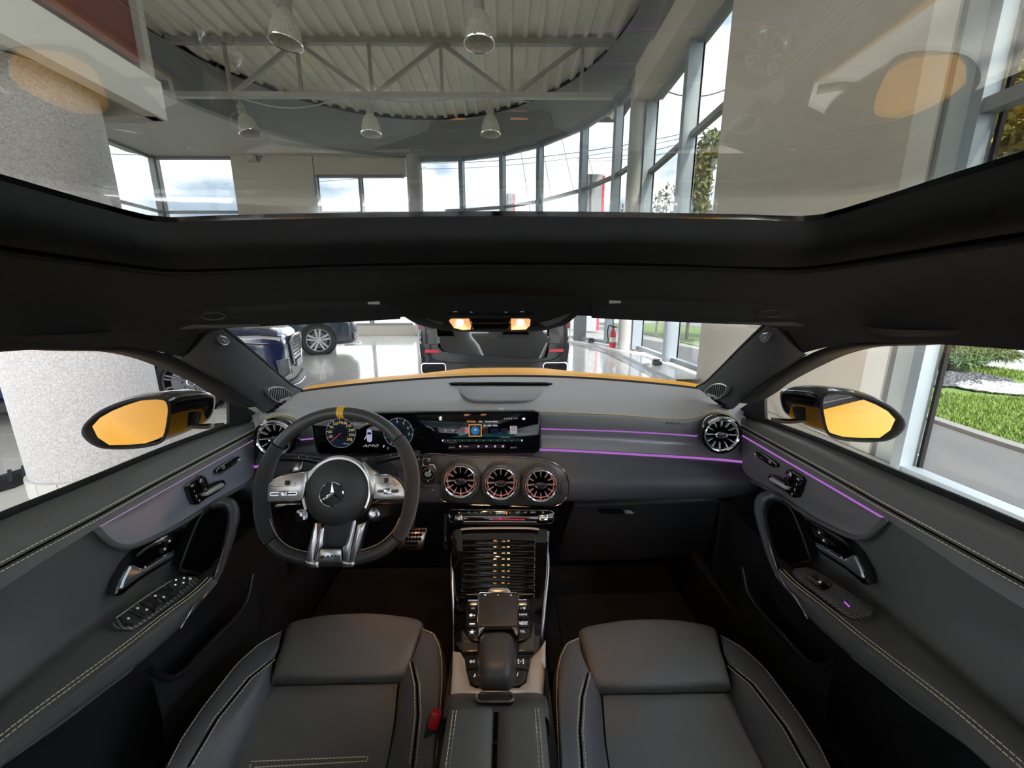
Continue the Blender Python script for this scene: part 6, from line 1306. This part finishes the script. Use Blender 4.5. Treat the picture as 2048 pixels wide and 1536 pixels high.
# sun visors
for s in (-1, 1):
    t = thing('sun_visor', 'black sun visor folded up above the '+('driver' if s < 0 else 'passenger')+' side of the windscreen', 'visor', (s*.4, .7, 1.21))
    def S(l):
        r = []
        for x, y, Yv in l: p = P(x, y, Y=Yv); r.append(p if s < 0 else mir(p))
        return r
    rows = [S([(268, 651, .675), (300, 655, .70), (400, 656, .735), (520, 653, .755), (640, 647, .77), (740, 641.5, .78), (800, 638, .78)]), S([(266, 647, .67), (300, 646, .69), (400, 645, .72), (520, 642, .74), (640, 637, .755), (740, 632, .76), (800, 630, .76)]), S([(290, 638, .66), (320, 628, .66), (400, 622, .67), (520, 618, .68), (640, 612, .69), (730, 612, .70), (795, 616, .72)])]
    rows = [[p+V(0, .02, .012) for p in rows[0]]]+rows+[[p+V(0, .0, .02) for p in rows[-1]]]
    loft('visor_panel', rows, MATS.get('visor_fabric') or pm('visor_fabric', (.030, .030, .031), .9, spec=.2, bump=(900, .4, .0005)), t, nu=40, nv=14)
    e = S([(266, 650, .668), (300, 652, .69), (400, 652.5, .726), (520, 650, .748)])
    tube('visor_edge', e, [.002, .006, .005, .002], MATS.get('visor_edge') or pm('visor_edge', (.06, .058, .055), .6), t, 8, n=30)
    c = S([(431, 627, .665)])[0]; tube('visor_clip', [c+V(.02*math.cos(a), -.004, -.004+.006*math.sin(a)) for a in np.linspace(0, 2*PI, 14, endpoint=False)], .0015, PLASTIC_SAT, t, 6, True)
    prism('visor_glimpse', S([(733, 603, .70), (759, 601, .70), (759, 609, .70), (735, 608.5, .70)]), .002, MATS.get('glimpse_grey') or pm('glimpse_grey', (.45, .45, .45), .5), t, n=V(0, -1, -.3))  # pale chip stands in for bright glass glimpsed above the visor
# overhead console with the two reading lamps
oc = thing('overhead_console', 'dark overhead console with two lit warm reading lamps', 'console', (0, .72, 1.2))
def oc_row(l): return [P(x, y, Y=Yv) for x, y, Yv in l]
OR = [oc_row([(750, 596, .64), (820, 592, .63), (985, 590, .625), (1120, 592, .63), (1200, 596, .64)]), oc_row([(772, 610, .66), (850, 612, .645), (985, 614, .64), (1110, 612, .645), (1178, 610, .66)]), oc_row([(800, 628, .68), (862, 634, .66), (985, 636, .655), (1094, 635, .66), (1158, 628, .68)]), oc_row([(824, 643, .71), (880, 652, .685), (985, 656, .68), (1085, 654, .685), (1136, 646, .71)]), oc_row([(838, 650, .75), (890, 661, .73), (985, 664, .725), (1082, 662, .73), (1128, 651, .75)]), oc_row([(836, 646, .86), (890, 650, .86), (985, 650, .86), (1082, 650, .86), (1130, 646, .86)])]
loft('console_shell', OR, MATS.get('overhead_black') or pm('overhead_black', (.010, .010, .010), .7, spec=.3), oc, nu=50, nv=30)
LAMPI = emis('lamp_core', (1, .62, .25), 6.0); LENSW = pm('reading_lens', (.35, .22, .14), .15, emit=(1, .42, .16), strength=1.0)
for s, (cx, lx) in ((-1, (919, [(898, 643), (903, 638.5), (938, 638), (941, 660), (925, 661), (908, 657)])), (1, (1041, [(1022, 638), (1056, 637.5), (1061, 641), (1060, 652), (1052, 660), (1022, 661)]))):
    l = prism('reading_lamp', [P(x, y, Y=.654) for x, y in lx], .02, LENSW, oc, .002, n=V(0, -1, -.35), label='glowing warm reading lamp')
    prism('lamp_core', [P(cx+a, 647+b, Y=.651) for a, b in rrect(15, 13, 5)], .004, LAMPI, l, .001, n=V(0, -1, -.35))
    d = bpy.data.lights.new('reading_light', 'SPOT'); d.energy = 2.4; d.color = (1, .50, .20); d.spot_size = R(75); d.spot_blend = .6; d.shadow_soft_size = .015
    o = bpy.data.objects.new('reading_light', d); COL.objects.link(o); p0 = P(cx, 652, Y=.64); o.location = p0; o.rotation_euler = (Vector((s*.02, .88, .60))-Vector(p0)).to_track_quat('-Z', 'Y').to_euler()
prism('lamp_baffle', [P(x, y, Y=.618) for x, y in ((892, 633), (1068, 633), (1064, 637.5), (896, 637.5))], .05, MATS['overhead_black'], oc, .002, n=V(0, -1, -.2))  # added lip that keeps the lamps out of the roof glass reflection
prism('switch_strip', [P(x, y, Y=.654) for x, y in ((942, 640), (1021, 640), (1021, 648), (942, 648))], .01, DARKCHROME, oc, .002, n=V(0, -1, -.35))
prism('lower_strip', [P(x, y, Y=.660) for x, y in ((942, 650), (1021, 650), (1018, 660), (945, 660))], .01, GLOSS, oc, .002, n=V(0, -1, -.35))
FO = Frame(P(980, 628, Y=.648), V(1, 0, 0), V(0, .35, 1))
for x, tx in ((911, '▣'), (943, '⊏'), (977, '—'), (1012, '⊐'), (1044, '▣')): text('switch_icon', tx, FO, *FO.px(x, 628), .008, ICON_DIM, oc, .003)
MESH = banded('mesh_dark', (.004, .004, .004), (.035, .035, .035), 160, (0, 0, 0), .6, bands='DIAGONAL')
prism('speaker_mesh', [P(x, y, Y=.668) for x, y in ((1075, 645), (1090, 630), (1130, 622), (1142, 630), (1120, 646), (1092, 656))], .006, MESH, oc, .002, n=V(.15, -1, -.35)); prism('speaker_mesh', [P(x, y, Y=.668) for x, y in ((885, 652), (866, 646), (836, 632), (842, 624), (870, 630), (888, 640))], .006, MESH, oc, .002, n=V(-.15, -1, -.35))
# rear view mirror
mv = thing('rear_view_mirror', 'black framed rear view mirror below the reading lamps', 'mirror', tuple(P(986, 690, Y=.765)))
ml = [(876, 655), (877, 685), (880, 696), (888, 703.5), (944, 709.5), (1026, 715), (1080, 717.5), (1091, 714), (1095, 700), (1098, 680), (1096, 655), (985, 652)]
mq = [P(x, y, Y=.765) for x, y in ml]; mc = np.mean(mq, 0)
nm_ = (EYE-mc)/np.linalg.norm(EYE-mc)+(V(-.12, -1.0, .92)-mc)/np.linalg.norm(V(-.12, -1.0, .92)-mc); nm_ /= np.linalg.norm(nm_)
mq = [on_plane(x, y, mc, nm_) for x, y in ml]
prism('mirror_housing', [mc+(p-mc)*1.03-nm_*.001 for p in mq], .022, GLOSS, mv, .003, n=nm_); prism('mirror_glass', [mc+(p-mc)*.975+nm_*.0015 for p in mq], .003, MIRROR, mv, .0, n=nm_, smooth=False)
tube('mirror_stem', [mc-nm_*.015+V(0, 0, .02), mc+V(0, .05, .06), mc+V(0, .10, .075)], .012, PLASTIC, mv, 8)
# pillars
GREYT = pm('pillar_fabric', (.055, .055, .056), .8, spec=.3, bump=(900, .4, .0005))
for s in (-1, 1):
    t = thing('pillar_trim', ('left' if s < 0 else 'right')+' windscreen pillar trim with round airbag badge and tweeter grille', 'pillar', (s*.6, 1.0, 1.1))
    f_ = (lambda p: p) if s < 0 else mir
    A_ = [f_(P(x, y, Y=Yv)) for x, y, Yv in ((438, 650, .785), (447, 657, .80), (500, 700, .92), (560, 752, 1.09), (590, 775, 1.20), (604, 781, 1.23))]
    B_ = [f_(P(x, y, Y=Yv)) for x, y, Yv in ((362, 716, .785), (376, 728, .80), (437, 765, .89), (480, 790, .97), (512, 812, 1.03), (530, 826, 1.06))]
    M1 = [a*.66+b*.34+V(-s*.018, -.016, .008) for a, b in zip(A_, B_)]; M2 = [a*.30+b*.70+V(-s*.018, -.018, .002) for a, b in zip(A_, B_)]
    o_, g = loft('pillar_skin', [[p+V(s*.02, .03, 0) for p in A_], A_, M1, M2, B_, [p+V(s*.03, .03, 0) for p in B_]], GREYT, t, nu=40, nv=26, ret=True)
    tube('screen_seal', [p+V(s*.004, .004, 0) for p in catmull(A_, 40)], .0055, RUBBER, t, 8)
    # side window frame: dark band from the roof to the mirror corner
    Bt = [f_(P(x, y, Y=Yv)) for x, y, Yv in ((0, 700, .515), (125, 701, .59), (244, 704, .675), (312, 718, .74), (376, 744, .81), (437, 775, .885), (461, 792, .93), (500, 815, .99))]
    Bi = [f_(P(x, y, Y=Yv)) for x, y, Yv in ((0, 690, .515), (125, 690, .585), (244, 692, .665), (312, 702, .725), (376, 727, .80), (437, 764, .888), (480, 789, .965), (512, 811, 1.025))]
    back = lambda c, dy: [c[0]+V(0, -dy, .004)]+c
    C1 = [f_(P(x, y, Y=Yv)) for x, y, Yv in ((0, 672, .50), (150, 668, .56), (270, 655, .655), (340, 646, .70), (400, 642, .75), (450, 642, .80))]
    C2 = [f_(P(x, y, Y=Yv)) for x, y, Yv in ((0, 690, .515), (125, 690, .585), (244, 692, .665), (312, 702, .725), (372, 716, .795), (384, 722, .80))]
    loft('lining_corner', [C1, [a*.5+b*.5+V(-s*.004, -.004, 0) for a, b in zip(catmull(C1, 30), catmull(C2, 30))], C2], HEADLINER, t, nu=40, nv=8)
    tube('lining_seam', [f_(P(x, y, Y=Yv)) for x, y, Yv in ((411, 655, .768), (398, 672, .768), (380, 698, .776), (369, 714, .782))], .0012, VOID, t, 5, n=14)
    Bt, Bi = back(Bt, 1.3), back(Bi, 1.3)
    loft('window_frame', [Bi, [a*.5+b*.5+V(-s*.006, -.002, 0) for a, b in zip(Bi, Bt)], Bt, [p+V(s*.05, .01, 0) for p in Bt]], RUBBER, t, nu=60, nv=14)
    # badge and tweeter on the pillar surface
    def near(px, py):
        q = (px, py); best = min((np.hypot(*(np.array(proj(f_(p) if s > 0 else p))-q)), j, i) for j, r_ in enumerate(g) for i, p in enumerate(r_)); j, i = best[1:]; j = min(max(j, 1), 24); i = min(max(i, 1), 38); p = g[j][i]; n = np.cross(g[j+1][i]-g[j-1][i], g[j][i+1]-g[j][i-1]); n /= np.linalg.norm(n)
        if n@(V(0, 0, 1.2)-p) < 0: n = -n
        u = g[j][i+1]-g[j][i-1]; return p, n, u
    p, n, u = near(444, 679); fb_ = Frame(p, np.cross(u, n), u); sg = 1 if fb_.n@n > 0 else -1
    c_ = on_plane(*( (444, 679) if s < 0 else (444, 679)), f_(p) if s > 0 else p, f_(n) if s > 0 else n); c_ = f_(c_) if s > 0 else c_
    fb_ = Frame(c_+n*.004, fb_.u*sg, fb_.v)
    bdg = prism('airbag_badge', fb_.pts([(-.004, -.019), (.003, -.019), (.008, -.006), (.007, .011), (.001, .019), (-.006, .016), (-.008, .0)]), .006, MATS.get('badge_grey') or pm('badge_grey', (.12, .12, .12), .5), t, .001, n=n); tube('badge_edge', fb_.pts([(-.004, -.019), (.003, -.019), (.008, -.006), (.007, .011), (.001, .019), (-.006, .016), (-.008, .0)], .0), .001, ALU, bdg, 5, True)
    text('badge_lettering', 'AIRBAG', Frame(fb_.p(0, 0, .001), -fb_.v if s < 0 else fb_.v, fb_.u if s < 0 else -fb_.u), 0, 0, .005, PRINT, bdg)
    p, n, u = near(551, 787); c_ = on_plane(551, 787, f_(p) if s > 0 else p, f_(n) if s > 0 else n); c_ = f_(c_) if s > 0 else c_
    ol = [on_plane(x, y, f_(c_)+0*c_ if s > 0 else c_, f_(n) if s > 0 else n) for x, y in ((527, 778), (534, 773.5), (552, 772), (566, 778), (577, 789), (575, 795), (560, 801), (549, 802), (534, 792))]
    ol = [(f_(q) if s > 0 else q)+n*.013 for q in ol]; ol0 = ol; ol = list(catmull(ol0, 36, True))
    tw = prism('tweeter_grille', ol, .012, MATS.get('grille_grey') or pm('grille_grey', (.16, .16, .165), .45, .3), t, .002, n=n); tube('tweeter_ring', ol, .0016, ALU, tw, 6, True, n=40)
    cen = np.mean(ol, 0); ol = ol0; e1 = ol[2]-ol[7]; e2 = ol[4]-ol[0]; e1 = e1/np.linalg.norm(e1); e2 = e2/np.linalg.norm(e2)
    for k in range(-5, 6):
        hl = np.linalg.norm(ol[2]-ol[7])*.44*math.sqrt(max(1-(k/5.9)**2, .06)); st_ = np.linalg.norm(ol[4]-ol[0])*.083; bar('grille_slat', cen+e2*k*st_-e1*hl+n*.0006, cen+e2*k*st_+e1*hl+n*.0006, .0022, .0016, VOID, tw, n)
    prism('tweeter_plate', [ol[6]+n*.002, ol[5]+n*.002, (ol[5]*.75+ol[6]*.25)-e2*.004+e1*.010+n*.002, ol[7]+e1*.008+n*.002, ol[7]+n*.002], .003, ALU, tw, .0005, n=n)
# windscreen, cowl, bonnet
Wt = [p+V(0, .012, .004) for p in H3[6:-6]] if False else [V(-.60, .80, 1.19), V(-.42, .805, 1.214), V(0, .815, 1.232), V(.42, .805, 1.214), V(.60, .80, 1.19)]
Wb = [p+V(0, .02, .008) for p in catmull(D0, 9)]
ws = loft('windscreen', [catmull(Wt, 30), [a*.5+b*.5+V(0, .035, .018) for a, b in zip(catmull(Wt, 30), catmull(Wb, 30))], catmull(Wb, 30)], G_WIND, None, nu=30, nv=16, thick=.005)
tag(ws, 'clear sloping windscreen between the dashboard and the roof lining', 'windscreen')
bon = thing('bonnet', 'yellow bonnet with raised centre seen over the dashboard', 'bonnet', (0, 1.9, .9))
def BR(l, Yv, dz=0): 
    r = [P(x, y, Y=Yv)+V(0, 0, dz) for x, y in l]; r[0] = V(0, r[0][1], r[0][2]); return [mir(p) for p in r[:0:-1]]+r
R1 = BR([(990, 756), (1080, 757), (1150, 759), (1290, 768), (1392, 779)], 1.45, -.004)
R2 = BR([(990, 735.5), (1080, 736), (1108, 738.5), (1140, 742), (1180, 746), (1250, 750.5), (1340, 761), (1392, 769), (1420, 786)], 1.95)
R1b = [a*.5+b*.5+V(0, 0, .006) for a, b in zip(catmull(R1, 21), catmull(R2, 21))]
R3 = [p+V(0, .30, -.085) for p in R2]; R4 = [p*V(.97, 1, 1)+V(0, .45, -.20) for p in R2]
loft('bonnet_skin', [R1, R1b, R2, R3, R4], YELLOW, bon, nu=90, nv=40)
tube('cowl', [p+V(0, .03, -.006) for p in catmull(D0, 60)], .009, PLASTIC_SAT, bon, 8)
wip = P(1268, 764, Y=1.40); tube('wiper_arm', [P(1266, 765.5, Y=1.36), P(1200, 761.5, Y=1.42), P(1080, 758, Y=1.45)], .004, PLASTIC, bon, 6, n=14)
# rear of the cabin, only seen in the mirrors
rs = thing('rear_bench', 'black rear bench with centre headrest, seen only in the rear view mirror', 'seat', (0, -1.0, .5))
loft('bench_back', [[V(-.62, -.95+d, z), V(0, -.95+d, z+.01), V(.62, -.95+d, z)] for d, z in ((0, .5), (-.02, .55), (-.12, .90), (-.18, .98), (-.25, .96))], LEATHER, rs, nu=30, nv=14)
loft('rear_headrest', [[V(-.17*k, -1.08+d, z), V(-.10*k, -1.06+d, z), V(.10*k, -1.06+d, z), V(.17*k, -1.08+d, z)] for k, d, z in ((1.15, 0, .96), (1.05, .01, 1.02), (.95, 0, 1.10), (.8, -.05, 1.12))], LEATHER_MID, rs, nu=20, nv=10)
prism('headrest_opening', [V(-.09, -1.045, .985), V(.09, -1.045, .985), V(.065, -1.045, 1.05), V(-.065, -1.045, 1.05)], .01, VOID, rs, .003, n=V(0, 1, 0))
for s in (-1, 1): mk('rear_side', *box_vf((s*.72, -1.05, .55), (.05, 1.5, .75)), PLASTIC, rs, False)
mk('parcel_shelf', *box_vf((0, -1.5, .92), (1.3, .6, .03)), PLASTIC, rs, False); mk('rear_pan', *box_vf((0, -.9, .30), (1.3, 1.6, .04)), CARPET, rs, False)

# ------------------------------------------------------------------ lettering becomes plain meshes
bpy.context.view_layer.update(); dg = bpy.context.evaluated_depsgraph_get()
fonts = [o for o in sc.objects if o.type == 'FONT']
made = [(o, bpy.data.meshes.new_from_object(o.evaluated_get(dg))) for o in fonts]
for o, me in made:
    nm = o.name; o.name = nm+'_old'; n = bpy.data.objects.new(nm, me); COL.objects.link(n); n.parent = o.parent; n.matrix_local = o.matrix_local.copy()
    if not me.materials: me.materials.append(o.data.materials[0])
    bpy.data.objects.remove(o)
